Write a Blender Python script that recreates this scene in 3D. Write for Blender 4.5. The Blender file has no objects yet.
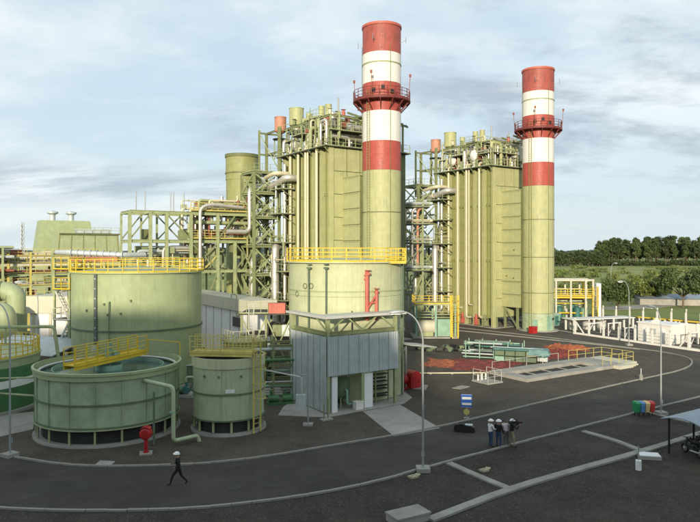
import bpy, math, random
from mathutils import Vector, Matrix
import numpy as np
R = math.radians
sc = bpy.context.scene
col = sc.collection

# ------------------------------------------------------------------ camera
H, F, HOR = 12.5, 650.0, 250.0          # eye height, focal length and horizon row measured on the 700 px photograph
cam_d = bpy.data.cameras.new('camera'); cam = bpy.data.objects.new('camera', cam_d); col.objects.link(cam)
cam.location = (0, 0, H); cam.rotation_euler = (R(90), 0, 0)
cam_d.sensor_width = 36; cam_d.lens = F/700*36; cam_d.shift_y = -(261-HOR)/700
cam_d.clip_start = .1; cam_d.clip_end = 12000
sc.camera = cam

# ------------------------------------------------------------------ light
SUN_EL, SUN_AZ = R(11.5), R(189)
w = bpy.data.worlds.new('World'); sc.world = w; w.use_nodes = True
nt = w.node_tree; nt.nodes.clear(); N = nt.nodes.new; L = nt.links.new
def mth(op, a, b=None, clamp=False):
    n = N('ShaderNodeMath'); n.operation = op; n.use_clamp = clamp
    for i, v in enumerate((a, b)):
        if v is None: continue
        if isinstance(v, (int, float)): n.inputs[i].default_value = v
        else: L(v, n.inputs[i])
    return n.outputs[0]
out = N('ShaderNodeOutputWorld'); bg = N('ShaderNodeBackground'); bg.inputs[1].default_value = .084
sky = N('ShaderNodeTexSky'); sky.sky_type = 'NISHITA'; sky.sun_disc = False
sky.sun_elevation = SUN_EL; sky.sun_rotation = SUN_AZ; sky.altitude = 200; sky.air_density = 1.0; sky.dust_density = 1.5
tc = N('ShaderNodeTexCoord'); sep = N('ShaderNodeSeparateXYZ'); L(tc.outputs['Generated'], sep.inputs[0])
zc = mth('ADD', mth('MAXIMUM', sep.outputs[2], 0.0), .24)
comb = N('ShaderNodeCombineXYZ'); L(mth('DIVIDE', sep.outputs[0], zc), comb.inputs[0]); L(mth('DIVIDE', sep.outputs[1], zc), comb.inputs[1])
def noise(vec, scale, detail, rough, off=(0, 0, 0), st=(1, 1, 1), dist=0.0):
    mp = N('ShaderNodeMapping'); mp.inputs['Location'].default_value = off; mp.inputs['Scale'].default_value = st
    L(vec, mp.inputs[0]); n = N('ShaderNodeTexNoise'); L(mp.outputs[0], n.inputs['Vector'])
    n.inputs['Scale'].default_value = scale; n.inputs['Detail'].default_value = detail
    n.inputs['Roughness'].default_value = rough; n.inputs['Distortion'].default_value = dist
    return n.outputs['Fac']
def ramp(fac, a, b):
    n = N('ShaderNodeMapRange'); n.interpolation_type = 'SMOOTHSTEP'; L(fac, n.inputs[0])
    n.inputs[1].default_value = a; n.inputs[2].default_value = b
    return n.outputs[0]
def mix(fac, a, b):
    n = N('ShaderNodeMix'); n.data_type = 'RGBA'
    for s, v in ((0, fac), (6, a), (7, b)):
        if isinstance(v, (int, float)): n.inputs[s].default_value = v
        elif isinstance(v, tuple): n.inputs[s].default_value = (*v, 1)
        else: L(v, n.inputs[s])
    return n.outputs[2]
SKY_VEIL, SKY_BRIGHT, SKY_CLOUD = (6.6, 8.0, 9.0), (9.0, 9.4, 9.4), (3.9, 4.7, 5.5)
elev = sep.outputs[2]; side = sep.outputs[0]
c0 = mix(.72, sky.outputs[0], SKY_VEIL)                              # thin high veil over the blue
hi = ramp(noise(comb.outputs[0], .9, 8, .58, (3.1, 1.2, 0), (.85, 1.2, 1), .15), 0.38, .66)
hi = mth('MULTIPLY', hi, mth('SUBTRACT', 1, mth('MULTIPLY', ramp(side, .05, .35), ramp(elev, .26, .06))))     # clearer low in the east
c1 = mix(mth('MULTIPLY', hi, .85), c0, SKY_BRIGHT)
broken = noise(comb.outputs[0], 1.9, 11, .62, (7.7, 2.35, 0), (.85, 1.35, 1), .25)         # broken grey blue cloud
field = mth('ADD', noise(comb.outputs[0], .8, 3, .5, (1.5, .4, 0)), mth('MULTIPLY', side, .30))   # thicker towards the east
clm = mth('MULTIPLY', ramp(elev, .03, .15), mth('MULTIPLY', ramp(broken, .42, .62), ramp(field, .37, .54)))
c2 = mix(mth('MULTIPLY', clm, .85), c1, SKY_CLOUD)
wsp = noise(comb.outputs[0], 5.5, 9, .65, (2.2, 5.1, 0), (.8, 1.3, 1), .3)
c2 = mix(mth('MULTIPLY', ramp(wsp, .5, .78), .25), c2, SKY_BRIGHT)
shelf = mth('MULTIPLY', ramp(mth('ABSOLUTE', mth('SUBTRACT', elev, .095)), .05, .0), ramp(side, .02, -.22))       # low bank in the west
c2 = mix(mth('MULTIPLY', mth('MULTIPLY', shelf, ramp(noise(comb.outputs[0], 2.2, 9, .62, (4.4, .8, 0), (.7, 2.2, 1)), .36, .60)), .8), c2, SKY_CLOUD)
low = ramp(elev, .10, .0)
c3 = mix(mth('MULTIPLY', low, .55), c2, (6.9, 7.7, 7.9))             # milky air near the horizon
L(c3, bg.inputs[0]); L(bg.outputs[0], out.inputs[0])

sun_d = bpy.data.lights.new('sun', 'SUN'); sun_d.energy = 3.6; sun_d.angle = R(1.6); sun_d.color = (1, .86, .66)
sun = bpy.data.objects.new('sun', sun_d); col.objects.link(sun)
sun.rotation_euler = (-Vector((math.sin(SUN_AZ)*math.cos(SUN_EL), math.cos(SUN_AZ)*math.cos(SUN_EL), math.sin(SUN_EL)))).to_track_quat('-Z', 'Y').to_euler()
sc.view_settings.view_transform = 'Standard'; sc.view_settings.look = 'None'
sc.view_settings.exposure = 0.42; sc.view_settings.gamma = 1; sc.view_settings.use_curve_mapping = False
sc.cycles.max_bounces = 6

# ------------------------------------------------------------------ helpers
U = Vector((.838, .545, 0)).normalized(); V = Vector((-U.y, U.x, 0)); RZ = math.atan2(U.y, U.x)   # the plant's two directions
def G(px, py, z=0.0):                      # a point seen at (px, py) that lies z above the ground
    Y = (H-z)*F/(py-HOR)
    return Vector(((px-350)/F*Y, Y, z))
def A(px, py, Y): return Vector(((px-350)/F*Y, Y, H-(py-HOR)*Y/F))
def hz(py, Y): return H-(py-HOR)*Y/F

class MB:
    def __init__(s): s.v, s.f, s.sm = [], [], []
    def add(s, vs, fs, smooth=False):
        b = len(s.v); s.v += [tuple(p) for p in vs]
        for f in fs: s.f.append(tuple(b+i for i in f)); s.sm.append(smooth)
        return s
    def box(s, c, d, rz=0.0):
        x, y, z = c; a, b, h = d[0]/2, d[1]/2, d[2]/2; cs, sn = math.cos(rz), math.sin(rz)
        vs = [(x+i*a*cs-j*b*sn, y+i*a*sn+j*b*cs, z+k*h) for k in (-1, 1) for (i, j) in ((-1, -1), (1, -1), (1, 1), (-1, 1))]
        return s.add(vs, [(3, 2, 1, 0), (4, 5, 6, 7), (0, 1, 5, 4), (1, 2, 6, 5), (2, 3, 7, 6), (3, 0, 4, 7)])
    def b2(s, x0, x1, y0, y1, z0, z1): return s.box(((x0+x1)/2, (y0+y1)/2, (z0+z1)/2), (abs(x1-x0), abs(y1-y0), abs(z1-z0)))
    def beam(s, p, q, wd, ht=None):
        p, q = Vector(p), Vector(q); ht = ht or wd; d = (q-p)
        if d.length < 1e-6: return s
        d.normalize(); up = Vector((0, 0, 1)) if abs(d.z) < .95 else Vector((0, 1, 0))
        a = d.cross(up).normalized()*wd/2; b = a.cross(d).normalized()*ht/2
        vs = [o+i*a+j*b for o in (p, q) for (i, j) in ((-1, -1), (1, -1), (1, 1), (-1, 1))]
        return s.add(vs, [(3, 2, 1, 0), (4, 5, 6, 7), (0, 1, 5, 4), (1, 2, 6, 5), (2, 3, 7, 6), (3, 0, 4, 7)])
    def ibeam(s, p, q, wd, ht, t=.035):
        p, q = Vector(p), Vector(q); d = (q-p).normalized(); up = Vector((0, 0, 1)) if abs(d.z) < .95 else Vector((0, 1, 0))
        a = d.cross(up).normalized(); b = a.cross(d).normalized()*(ht/2-t/2)
        s.beam(p+b, q+b, wd, t); s.beam(p-b, q-b, wd, t); return s.beam(p, q, t, ht-2*t)
    def tube(s, pts, r, n=8, caps=True):
        pts = [Vector(p) for p in pts]; m = len(pts); rs = r if isinstance(r, (list, tuple)) else [r]*m
        rings = []; prev = None
        for i, p in enumerate(pts):
            d = (pts[min(i+1, m-1)]-pts[max(i-1, 0)])
            d = d.normalized() if d.length > 1e-9 else Vector((0, 0, 1))
            if prev is None: a = d.orthogonal().normalized()
            else:
                a = prev-d*prev.dot(d); a = a.normalized() if a.length > 1e-6 else d.orthogonal().normalized()
            prev = a; b = d.cross(a)
            rings.append([p+(a*math.cos(2*math.pi*k/n)+b*math.sin(2*math.pi*k/n))*rs[i] for k in range(n)])
        vs = [q for rg in rings for q in rg]
        fs = [(i*n+k, i*n+(k+1) % n, (i+1)*n+(k+1) % n, (i+1)*n+k) for i in range(m-1) for k in range(n)]
        s.add(vs, fs, True)
        if caps: s.add(rings[0], [tuple(range(n))[::-1]]); s.add(rings[-1], [tuple(range(n))])
        return s
    def pipe(s, pts, r, n=8, bend=None):      # a tube with rounded elbows
        pts = [Vector(p) for p in pts]; bend = bend or r*2.5; o = [pts[0]]
        for i in range(1, len(pts)-1):
            a, b, c = pts[i-1], pts[i], pts[i+1]; t = min(bend, (a-b).length*.49, (c-b).length*.49)
            p, q = b+(a-b).normalized()*t, b+(c-b).normalized()*t
            for k in range(6):
                u = k/5; o.append(p*(1-u)**2+b*2*u*(1-u)+q*u*u)
        o.append(pts[-1]); return s.tube(o, r, n)
    def lathe(s, c, prof, n=32, a0=0.0, a1=2*math.pi):   # prof [(r, z)...], each step its own rings so edges stay crisp
        full = abs(a1-a0-2*math.pi) < 1e-6; m = n if full else n+1
        for (r0, z0), (r1, z1) in zip(prof[:-1], prof[1:]):
            vs = []
            for (r, z) in ((r0, z0), (r1, z1)):
                vs += [(c[0]+r*math.cos(a0+(a1-a0)*k/n), c[1]+r*math.sin(a0+(a1-a0)*k/n), c[2]+z) for k in range(m)]
            s.add(vs, [(k, (k+1) % m, m+(k+1) % m, m+k) for k in range(n)], True)
        return s
    def cyl(s, c, r, z0, z1, n=16): return s.lathe(c, [(0, z0), (r, z0), (r, z1), (0, z1)], n)
    def prism(s, poly, z0, z1):
        n = len(poly); vs = [(p[0], p[1], z0) for p in poly]+[(p[0], p[1], z1) for p in poly]
        return s.add(vs, [tuple(range(n))[::-1], tuple(range(n, 2*n))]+[(k, (k+1) % n, n+(k+1) % n, n+k) for k in range(n)])
    def rail(s, pts, h=1.1, sp=1.4, t=.055, closed=False, mids=(.5,), kick=.12):
        pts = [Vector(p) for p in pts]
        if closed: pts.append(pts[0])
        Z = Vector((0, 0, 1))
        for a, b in zip(pts[:-1], pts[1:]):
            k = max(1, round((b-a).length/sp))
            for i in range(k): q = a+(b-a)*i/k; s.beam(q, q+Z*h, t)
            for m in (*mids, 1.0): s.beam(a+Z*h*m, b+Z*h*m, t*.85)
            if kick: s.beam(a+Z*kick/2, b+Z*kick/2, .02, kick)
        if not closed: s.beam(pts[-1], pts[-1]+Z*h, t)
        return s
    def ladder(s, p, z1, out, wd=.45, cage=True, t=.05):   # p at the foot, out = direction away from the wall
        p = Vector(p); o = Vector(out).normalized(); a = Vector((-o.y, o.x, 0))*wd/2
        for i in (-1, 1): s.beam(p+a*i, (p.x+a.x*i, p.y+a.y*i, z1), t)
        z = p.z+.3
        while z < z1: s.beam(Vector((p.x, p.y, z))+a, Vector((p.x, p.y, z))-a, .03); z += .33
        if cage and z1-p.z > 3.5:
            z = p.z+2.4
            while z < z1:
                c = Vector((p.x, p.y, z))
                arc = [c+a*1.3*math.cos(t_)+o*.7*math.sin(t_) for t_ in [math.pi*k/8 for k in range(9)]]
                for q, q2 in zip(arc[:-1], arc[1:]): s.beam(q, q2, .03, .05)
                z += 1.0
            for t_ in (R(30), R(90), R(150)):
                q = a*1.3*math.cos(t_)+o*.7*math.sin(t_)
                s.beam(Vector((p.x, p.y, p.z+2.4))+q, Vector((p.x, p.y, z1))+q, .03)
        return s
    def mesh(s, name, m):
        me = bpy.data.meshes.new(name); me.from_pydata(s.v, [], s.f); me.materials.append(m)
        me.polygons.foreach_set('use_smooth', s.sm); me.update(); return me
    def build(s, name, m, parent=None):
        return link(name, s.mesh(name, m), parent)
def link(name, me, parent=None, loc=None, rz=0):
    o = bpy.data.objects.new(name, me); col.objects.link(o)
    if parent: o.parent = parent
    if loc is not None: o.location = loc
    if rz: o.rotation_euler = (0, 0, rz)
    return o
def thing(name, label, cat, loc=(0, 0, 0), rz=0, group=None):
    o = bpy.data.objects.new(name, None); col.objects.link(o); o.empty_display_size = .3
    o.location = loc; o.rotation_euler = (0, 0, rz); o['label'] = label; o['category'] = cat
    if group: o['group'] = group
    return o
def struct(mb, name, m, kind='structure'):
    o = mb.build(name, m); o['kind'] = kind; return o
kids = {}
def copy_tree(root, loc, rz=None, label=None, scale=None):
    r = root.copy(); col.objects.link(r); r.location = loc
    if rz is not None: r.rotation_euler = (0, 0, rz)
    if scale: r.scale = scale if isinstance(scale, tuple) else (scale,)*3
    if label: r['label'] = label
    for ch in root.children:
        c = ch.copy(); col.objects.link(c); c.parent = r
        for g in ch.children: d = g.copy(); col.objects.link(d); d.parent = c
    return r

# ------------------------------------------------------------------ materials
def mat(name, c, rough=.6, metal=0.0, var=.18, scale=1.2, streak=0.0, dirt=(.10, .085, .06), bump=.0, bscale=30, fine=0.0, fscale=40, spec=.4, c2=None, stain=0.0, speck=0.0):
    m = bpy.data.materials.new(name); m.use_nodes = True; t = m.node_tree; n = t.nodes; l = t.links
    b = n['Principled BSDF']; b.inputs['Metallic'].default_value = metal; b.inputs['Roughness'].default_value = rough
    b.inputs['Specular IOR Level'].default_value = spec
    co = n.new('ShaderNodeTexCoord').outputs['Object']
    def nz(s, d=5, st=(1, 1, 1), r=.6):
        mp = n.new('ShaderNodeMapping'); mp.inputs['Scale'].default_value = st; l.new(co, mp.inputs[0])
        q = n.new('ShaderNodeTexNoise'); l.new(mp.outputs[0], q.inputs['Vector']); q.inputs['Scale'].default_value = s
        q.inputs['Detail'].default_value = d; q.inputs['Roughness'].default_value = r; return q.outputs['Fac']
    def mr(f, a, b_, c_, d_):
        q = n.new('ShaderNodeMapRange'); l.new(f, q.inputs[0])
        for i, v in enumerate((a, b_, c_, d_)): q.inputs[i+1].default_value = v
        return q.outputs[0]
    def mx(f, a, b_):
        q = n.new('ShaderNodeMix'); q.data_type = 'RGBA'
        for s, v in ((0, f), (6, a), (7, b_)):
            if isinstance(v, (int, float)): q.inputs[s].default_value = v
            elif isinstance(v, tuple): q.inputs[s].default_value = (*v, 1)
            else: l.new(v, q.inputs[s])
        return q.outputs[2]
    lo = tuple(x*(1-var) for x in c); hi = c2 or tuple(min(.9, x*(1+var)) for x in c)
    o = mx(mr(nz(scale), .3, .7, 0, 1), lo, hi)
    if fine: o = mx(mr(nz(fscale, 3), .25, .75, 0, fine), o, tuple(x*.35 for x in c))
    if speck:
        vo = n.new('ShaderNodeTexVoronoi'); vo.inputs['Scale'].default_value = 15; l.new(co, vo.inputs['Vector'])
        sp_ = n.new('ShaderNodeSeparateColor'); l.new(vo.outputs['Color'], sp_.inputs[0])
        o = mx(mr(sp_.outputs[0], .0, .5, speck, 0), o, tuple(x*.35 for x in c)); o = mx(mr(sp_.outputs[1], .80, 1.0, 0, speck), o, tuple(min(1, x*2.6) for x in c))
    if stain:
        o = mx(mr(nz(.45, 6, (1, 1, 1), .7), .52, .66, 0, stain), o, tuple(x*.45 for x in c)); o = mx(mr(nz(.13, 5, (1, 1, 1), .6), .54, .70, 0, stain), o, tuple(min(1, x*1.7) for x in c))
    if streak:
        f = mr(nz(2.2, 4, (2.6, 2.6, .16)), .52, .78, 0, streak); o = mx(f, o, dirt)
    l.new(o, b.inputs['Base Color'])
    l.new(mr(nz(scale*3), .3, .7, max(0, rough-.1), min(1, rough+.12)), b.inputs['Roughness'])
    if bump:
        bp = n.new('ShaderNodeBump'); bp.inputs['Strength'].default_value = bump; bp.inputs['Distance'].default_value = .05
        l.new(nz(bscale, 4), bp.inputs['Height']); l.new(bp.outputs[0], b.inputs['Normal'])
    return m
M = dict(
 olive=mat('olive_paint', (.285, .30, .12), .55, streak=.3, var=.10),
 olive_light=mat('light_olive_paint', (.41, .425, .215), .55, streak=.4, var=.08),
 olive_dark=mat('dark_olive_paint', (.15, .165, .07), .6, streak=.3),
 sage=mat('sage_paint', (.345, .405, .225), .55, streak=.3, var=.10),
 sage_wet=mat('weathered_sage_paint', (.33, .415, .27), .55, streak=.6, var=.2, dirt=(.42, .46, .36)),
 sage_dark=mat('dark_sage_paint', (.12, .17, .10), .6, streak=.3),
 sage_light=mat('light_sage_paint', (.40, .47, .29), .55, streak=.35, var=.10),
 cream_tank=mat('cream_green_paint', (.475, .505, .31), .55, streak=.3, var=.08),
 gauge=mat('dull_grey_green_steel', (.11, .14, .12), .6),
 steel_green=mat('green_structural_steel', (.225, .255, .125), .6, streak=.2),
 steel_pale=mat('pale_green_steel', (.33, .375, .195), .6, streak=.2),
 teal_pale=mat('pale_teal_paint', (.37, .45, .29), .5, streak=.3),
 green=mat('mid_green_paint', (.07, .19, .075), .5, streak=.25),
 teal=mat('teal_paint', (.24, .40, .30), .5, streak=.2),
 teal_dark=mat('dark_teal_paint', (.05, .16, .14), .5, streak=.2),
 yellow=mat('yellow_paint', (.62, .46, .035), .5, var=.15, streak=.15),
 yellow_pale=mat('pale_yellow_paint', (.55, .47, .14), .55, var=.15, streak=.2),
 red=mat('chimney_red_paint', (.40, .08, .06), .5, var=.12, streak=.5, dirt=(.22, .06, .045)),
 darkred=mat('dark_red_steel', (.17, .035, .03), .6, var=.2),
 redsoot=mat('sooty_red_paint', (.36, .085, .065), .55, var=.15, streak=.75, dirt=(.11, .055, .05)),
 redb=mat('fire_red_paint', (.40, .02, .02), .4, var=.15),
 redpipe=mat('faded_red_paint', (.50, .13, .09), .5),
 pink=mat('pink_primer', (.50, .24, .16), .6),
 white=mat('white_paint', (.74, .73, .67), .55, var=.05, streak=.4, dirt=(.35, .32, .25)),
 whitec=mat('white_wall', (.78, .79, .77), .7, var=.04, streak=.15, dirt=(.3, .28, .22)),
 cream=mat('cream_fascia', (.56, .54, .42), .65, var=.06, streak=.2),
 silver=mat('silver_cladding', (.62, .60, .54), .38, .55, var=.12),
 creampipe=mat('cream_lagging', (.62, .58, .40), .5, .1, var=.08),
 grate=mat('dark_steel_grating', (.06, .065, .05), .7, .2),
 black=mat('black_plastic', (.015, .015, .016), .5),
 dark=mat('dark_steel_and_shade', (.03, .034, .03), .8),  # near-black parts, also the painted shade beneath the round tanks
 rust=mat('rusty_red_lagging', (.33, .12, .085), .7, var=.3, scale=3),
 galv=mat('galvanised_sheet', (.50, .555, .55), .5, .2, var=.10, streak=.25, dirt=(.2, .22, .22)),
 galvpole=mat('galvanised_pole', (.36, .39, .38), .5, .4, var=.1),
 concrete=mat('concrete', (.36, .35, .31), .85, stain=.35, var=.15, scale=.8, fine=.3, fscale=25, bump=.2),
 kerb=mat('kerb_concrete', (.30, .30, .26), .85, var=.25, scale=.9, fine=.3, fscale=20, bump=.2),
 roofm=mat('pale_roof_sheet', (.50, .51, .47), .6, var=.10, streak=.2),
 roofblue=mat('blue_grey_roof_sheet', (.25, .31, .36), .5, .2, var=.1),
 asphalt=mat('asphalt', (.050, .046, .036), .85, var=.35, scale=.16, stain=.6, fine=.45, fscale=30, bump=.25, bscale=60),
 gravel=mat('dark_gravel', (.046, .040, .030), .95, speck=.6, var=.5, scale=.35, stain=.7, fine=.7, fscale=9, bump=.9, bscale=9),
 patch=mat('fresh_asphalt', (.045, .043, .036), .85, var=.2, scale=.5, fine=.4, fscale=30, bump=.25, bscale=60),
 upper_road=mat('sunlit_asphalt', (.088, .073, .056), .9, stain=.5, var=.25, scale=.2, fine=.45, fscale=20, bump=.3, bscale=40),  # second asphalt colour with the sunlit tone put into it
 yard=mat('sunlit_brown_gravel', (.090, .075, .056), .95, speck=.35, stain=.6, var=.3, scale=.25, fine=.6, fscale=8, bump=.8, bscale=8),  # brown gravel, its colour lightened to carry the sunlight on the yard
 grassland=mat('grassland', (.19, .27, .055), .95, var=.4, scale=.014, fine=.35, fscale=.15, c2=(.33, .35, .11)),
 hill=mat('wooded_hill', (.05, .075, .05), .95, var=.3, scale=.02),
 water=mat('process_water', (.045, .10, .085), .12, var=.2, scale=1.5, bump=.08, bscale=6, spec=.5),
 orange=mat('orange_netting', (.36, .115, .055), .85, var=.45, scale=1.6, fine=.6, fscale=5),
 redtarp=mat('red_netting', (.22, .05, .04), .85, var=.5, scale=1.6, fine=.6, fscale=5),
 blue=mat('blue_tarpaulin', (.05, .17, .28), .6, var=.3, scale=1.5),
 tarp_teal=mat('grey_teal_tarpaulin', (.13, .24, .24), .7, var=.3, scale=1.2),
 cover_yellow=mat('chalky_yellow_paint', (.36, .34, .22), .85, var=.3, scale=3),
 signblue=mat('sign_blue', (.015, .10, .42), .4, var=.03),
 glass=mat('dark_window_glass', (.03, .035, .04), .1, var=.1, spec=.6),
 skin=mat('skin', (.32, .18, .12), .6, var=.05),
 helmet=mat('white_helmet', (.80, .80, .78), .3, var=.02),
 cl_black=mat('black_cloth', (.014, .014, .016), .9, var=.2, scale=8),
 cl_white=mat('white_shirt', (.66, .66, .68), .9, var=.06, scale=8),
 cl_pink=mat('pale_pink_shirt', (.52, .46, .46), .9, var=.06, scale=8),
 cl_jean=mat('blue_jeans', (.035, .06, .12), .9, var=.2, scale=8),
 cl_grey=mat('grey_trousers', (.10, .10, .105), .9, var=.2, scale=8),
 cl_tan=mat('khaki_trousers', (.25, .23, .15), .9, var=.2, scale=8),
 bin_green=mat('green_bin_plastic', (.03, .27, .12), .45, var=.08), bin_blue=mat('blue_bin_plastic', (.10, .25, .48), .45, var=.08),
 bin_yellow=mat('yellow_bin_plastic', (.62, .48, .22), .45, var=.08), bin_red=mat('red_bin_plastic', (.48, .045, .04), .45, var=.08),
 bark=mat('bark', (.16, .12, .085), .9, var=.3, scale=4),
 leaf0=mat('deep_green_leaves', (.034, .062, .022), .75, var=.5, scale=.3, c2=(.075, .108, .036)),
 leaf1=mat('dark_leaves', (.05, .09, .026), .7, var=.5, scale=.5, c2=(.11, .155, .045)),
 leaf2=mat('olive_leaves', (.11, .16, .035), .7, var=.4, scale=.5, c2=(.20, .235, .06)),
 leaf3=mat('bright_leaves', (.12, .19, .04), .7, var=.4, scale=.4, c2=(.14, .18, .05)),
 sunwall=mat('office_wall', (.5, .48, .42), .8),
)

# ================================================================== the setting: ground, roads, kerbs
mb = MB()
rings = [0, 60, 140, 250, 420, 700, 1200, 2200, 5000]
for r0, r1 in zip(rings[:-1], rings[1:]):
    for k in range(48):
        a, b = 2*math.pi*k/48, 2*math.pi*(k+1)/48
        mb.add([(r*math.cos(t), r*math.sin(t), -.03) for (r, t) in ((r0, a), (r1, a), (r1, b), (r0, b))], [(0, 1, 2, 3)])
struct(mb, 'ground', M['grassland'])
def flat(pts, z): 
    m = MB(); n = len(pts); m.add([(p[0], p[1], z) for p in pts], [tuple(range(n))]); return m
def smooth_line(pts, it=2):
    pts = [Vector((p[0], p[1], 0)) for p in pts]
    for _ in range(it):
        o = [pts[0]]
        for a, b in zip(pts[:-1], pts[1:]): o += [a*.75+b*.25, a*.25+b*.75]
        o.append(pts[-1]); pts = o
    return pts
near = smooth_line([Vector((-80, 33, 0)), G(-120, 498), G(0, 510), G(110, 512), G(210, 509), G(350, 490), G(447, 462), G(640, 412), G(700, 397), G(800, 372), G(950, 345)])
far = smooth_line([Vector((-95, 44, 0)), G(-120, 432), G(-40, 448), G(10, 457), G(75, 467.5), G(180, 466), G(250, 460), G(350, 443), G(430, 430), G(540, 403), G(600, 388.5), G(650, 377.5), G(684, 370), G(694, 363), G(687, 357), G(660, 351.5), G(600, 344.5), G(560, 339), G(460, 328), G(405, 321.5)])
far_back = [Vector((-25, 170, 0)), Vector((-120, 170, 0))]
asph = [Vector((-95, 20, 0))]+[p for p in near]+[Vector((130, 95, 0)), Vector((90, 120, 0)), G(700, 343), G(640, 336), G(560, 327), G(460, 315), Vector((-30, 168, 0)), Vector((-130, 168, 0)), Vector((-130, 20, 0))]
struct(flat([Vector((-150, -40, 0)), Vector((150, -40, 0)), Vector((150, 140, 0)), G(760, 324), G(640, 318), G(560, 314), Vector((24, 150, 0)), Vector((20, 200, 0)), Vector((-200, 200, 0))], 0.0), 'gravel_yard', M['gravel'])
struct(flat(asph, .004), 'road', M['asphalt'])
struct(flat([G(x, y) for x, y in ((455, 315), (560, 326), (640, 336), (700, 343), (830, 360), (860, 372), (760, 368), (694, 363), (660, 351.5), (560, 339), (460, 328))], .006), 'road', M['upper_road'])  # sheet coloured as sunlit asphalt
struct(flat(far+far_back+[Vector((-120, 60, 0))], .008), 'plant_yard', M['yard'])
def strip(pts, wd, z0, z1):
    m = MB(); pts = [Vector((p[0], p[1], 0)) for p in pts]; L_, R_ = [], []
    for i, p in enumerate(pts):
        d = (pts[min(i+1, len(pts)-1)]-pts[max(i-1, 0)]).normalized(); a = Vector((-d.y, d.x, 0))*wd/2; L_.append(p+a); R_.append(p-a)
    n = len(pts); vs = [(p.x, p.y, z) for z in (z0, z1) for p in L_+R_]
    fs = []
    for i in range(n-1):
        fs += [(2*n+i, 3*n+i, 3*n+i+1, 2*n+i+1), (i, i+1, n+i+1, n+i), (i, 2*n+i, 2*n+i+1, i+1), (n+i, n+i+1, 3*n+i+1, 3*n+i)]
    fs += [(0, n, 3*n, 2*n), (n-1, 3*n-1, 4*n-1, 2*n-1)]
    m.add(vs, fs); return m
ks_me = MB().b2(-.485, .485, -.085, .085, -.06, .095); ks_me = ks_me.mesh('kerb_stone', M['kerb']); krd = random.Random(2)
def kerb_run(pts, far_end):
    t = link('kerb', None); t['kind'] = 'structure'; d = 0.0; n = 0
    for a, b in zip(pts[:-1], pts[1:]):
        ln = (b-a).length
        while d < ln:
            q = a+(b-a)*(d/ln); px = 350+q.x*F/max(q.y, 1)
            if -30 < px < 740 and n < 290 and q.y < far_end: link('kerb_stone', ks_me, t, q+Vector((krd.uniform(-.012, .012), krd.uniform(-.012, .012), krd.uniform(-.012, .008))), math.atan2(b.y-a.y, b.x-a.x)+krd.uniform(-.012, .012)); n += 1
            d += .985
        d -= ln
kerb_run(near, 90); kerb_run(far, 110)
for px, py, sx, sy, a in ((60, 487, 1.5, .9, .05), (300, 475, 2.4, 1.4, .3), (560, 425, 3.0, 1.3, .5), (395, 450, 1.3, 2.0, .4)):      # patched asphalt
    q = G(px, py); o = MB().add([(q.x+i*sx*math.cos(a)-j*sy*math.sin(a), q.y+i*sx*math.sin(a)+j*sy*math.cos(a), .008) for i, j in ((-1, -1), (1, -1), (1, 1), (-1, 1))], [(0, 1, 2, 3)]); struct(o, 'road_patch', M['patch'])
for px, py in ((235, 487), (480, 442), (600, 402)):
    q = G(px, py); tt = thing('drain_cover', {235: 'round iron drain cover in the near road right of the walking person', 480: 'round iron drain cover in the road left of the film crew', 600: 'round iron drain cover in the road left of the coloured bins'}[px], 'drain cover', q); m = MB().lathe((0, 0, 0), [(.36, .002), (.36, .014), (.30, .014), (.30, .009), (0, .009)], 24); m.build('frame', M['grate'], tt); m = MB()
    for k in range(5): m.b2(-.22, .22, -.2+.09*k, -.16+.09*k, .006, .016)
    m.build('grille', M['grate'], tt)
for pts, wd in (([G(449, 464), G(478, 477), G(510, 490)], .45), ([G(583, 432), G(612, 440), G(640, 451)], .45), ([G(640, 411.5), G(690, 423)], .3),
                ([G(430, 521), G(510, 490), G(575, 471), G(640, 453), G(720, 428), G(800, 407)], .5)):
    struct(strip(smooth_line(pts, 1), wd, -.02, .075+.012*wd+.004*len(pts)), 'kerb', M['kerb'])
def slab(name, pts, z0=-.02, z1=.05, m='concrete'): return struct(MB().prism(pts, z0, z1), name, M[m])
slab('driveway', [G(363, 412), G(400, 405), G(440, 428.5), G(394, 436.5)], -.02, .03)
slab('concrete_apron', [G(326, 418), G(404, 404), G(412, 398), G(404, 392), G(296, 398), G(283, 408), G(278, 416)], -.02, .06)
slab('concrete_apron', [G(-40, 446), G(-40, 420), G(36, 412), G(33, 430)], -.02, .05)
slab('concrete_apron', [G(185, 398), G(190, 392), G(280, 388), G(285, 400)], -.02, .06)
slab('concrete_slab', [G(95, 466), G(100, 461.5), G(115, 462.5), G(110, 467)], -.02, .07)
slab('concrete_slab', [G(452, 388.5), G(461, 386), G(470, 387), G(461, 389.5)], -.02, .06)
slab('concrete_slab', [G(395, 388), G(398, 385), G(428, 386), G(426, 390.5)], -.02, .10)
struct(flat([G(x, y) for x, y in ((440, 321), (440, 312), (545, 311), (640, 317), (780, 325), (900, 352), (720, 352), (640, 342), (560, 331))], .005), 'compound_ground', M['yard'])
# footway in front of the far units and the upper kerb
struct(strip([G(455, 330.5), G(560, 341), G(640, 349.5)], .35, -.02, .10), 'kerb', M['kerb'])
struct(strip([G(455, 322), G(560, 331), G(640, 342), G(720, 352)], .35, -.02, .10), 'kerb', M['kerb'])
slab('pavement', [G(440, 325), G(440, 318), G(580, 330), G(660, 338), G(655, 341), G(560, 331.5)], -.02, .02, 'yard')
for px, wdt in ((650, 50), (600, 40)):
    pass
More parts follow.
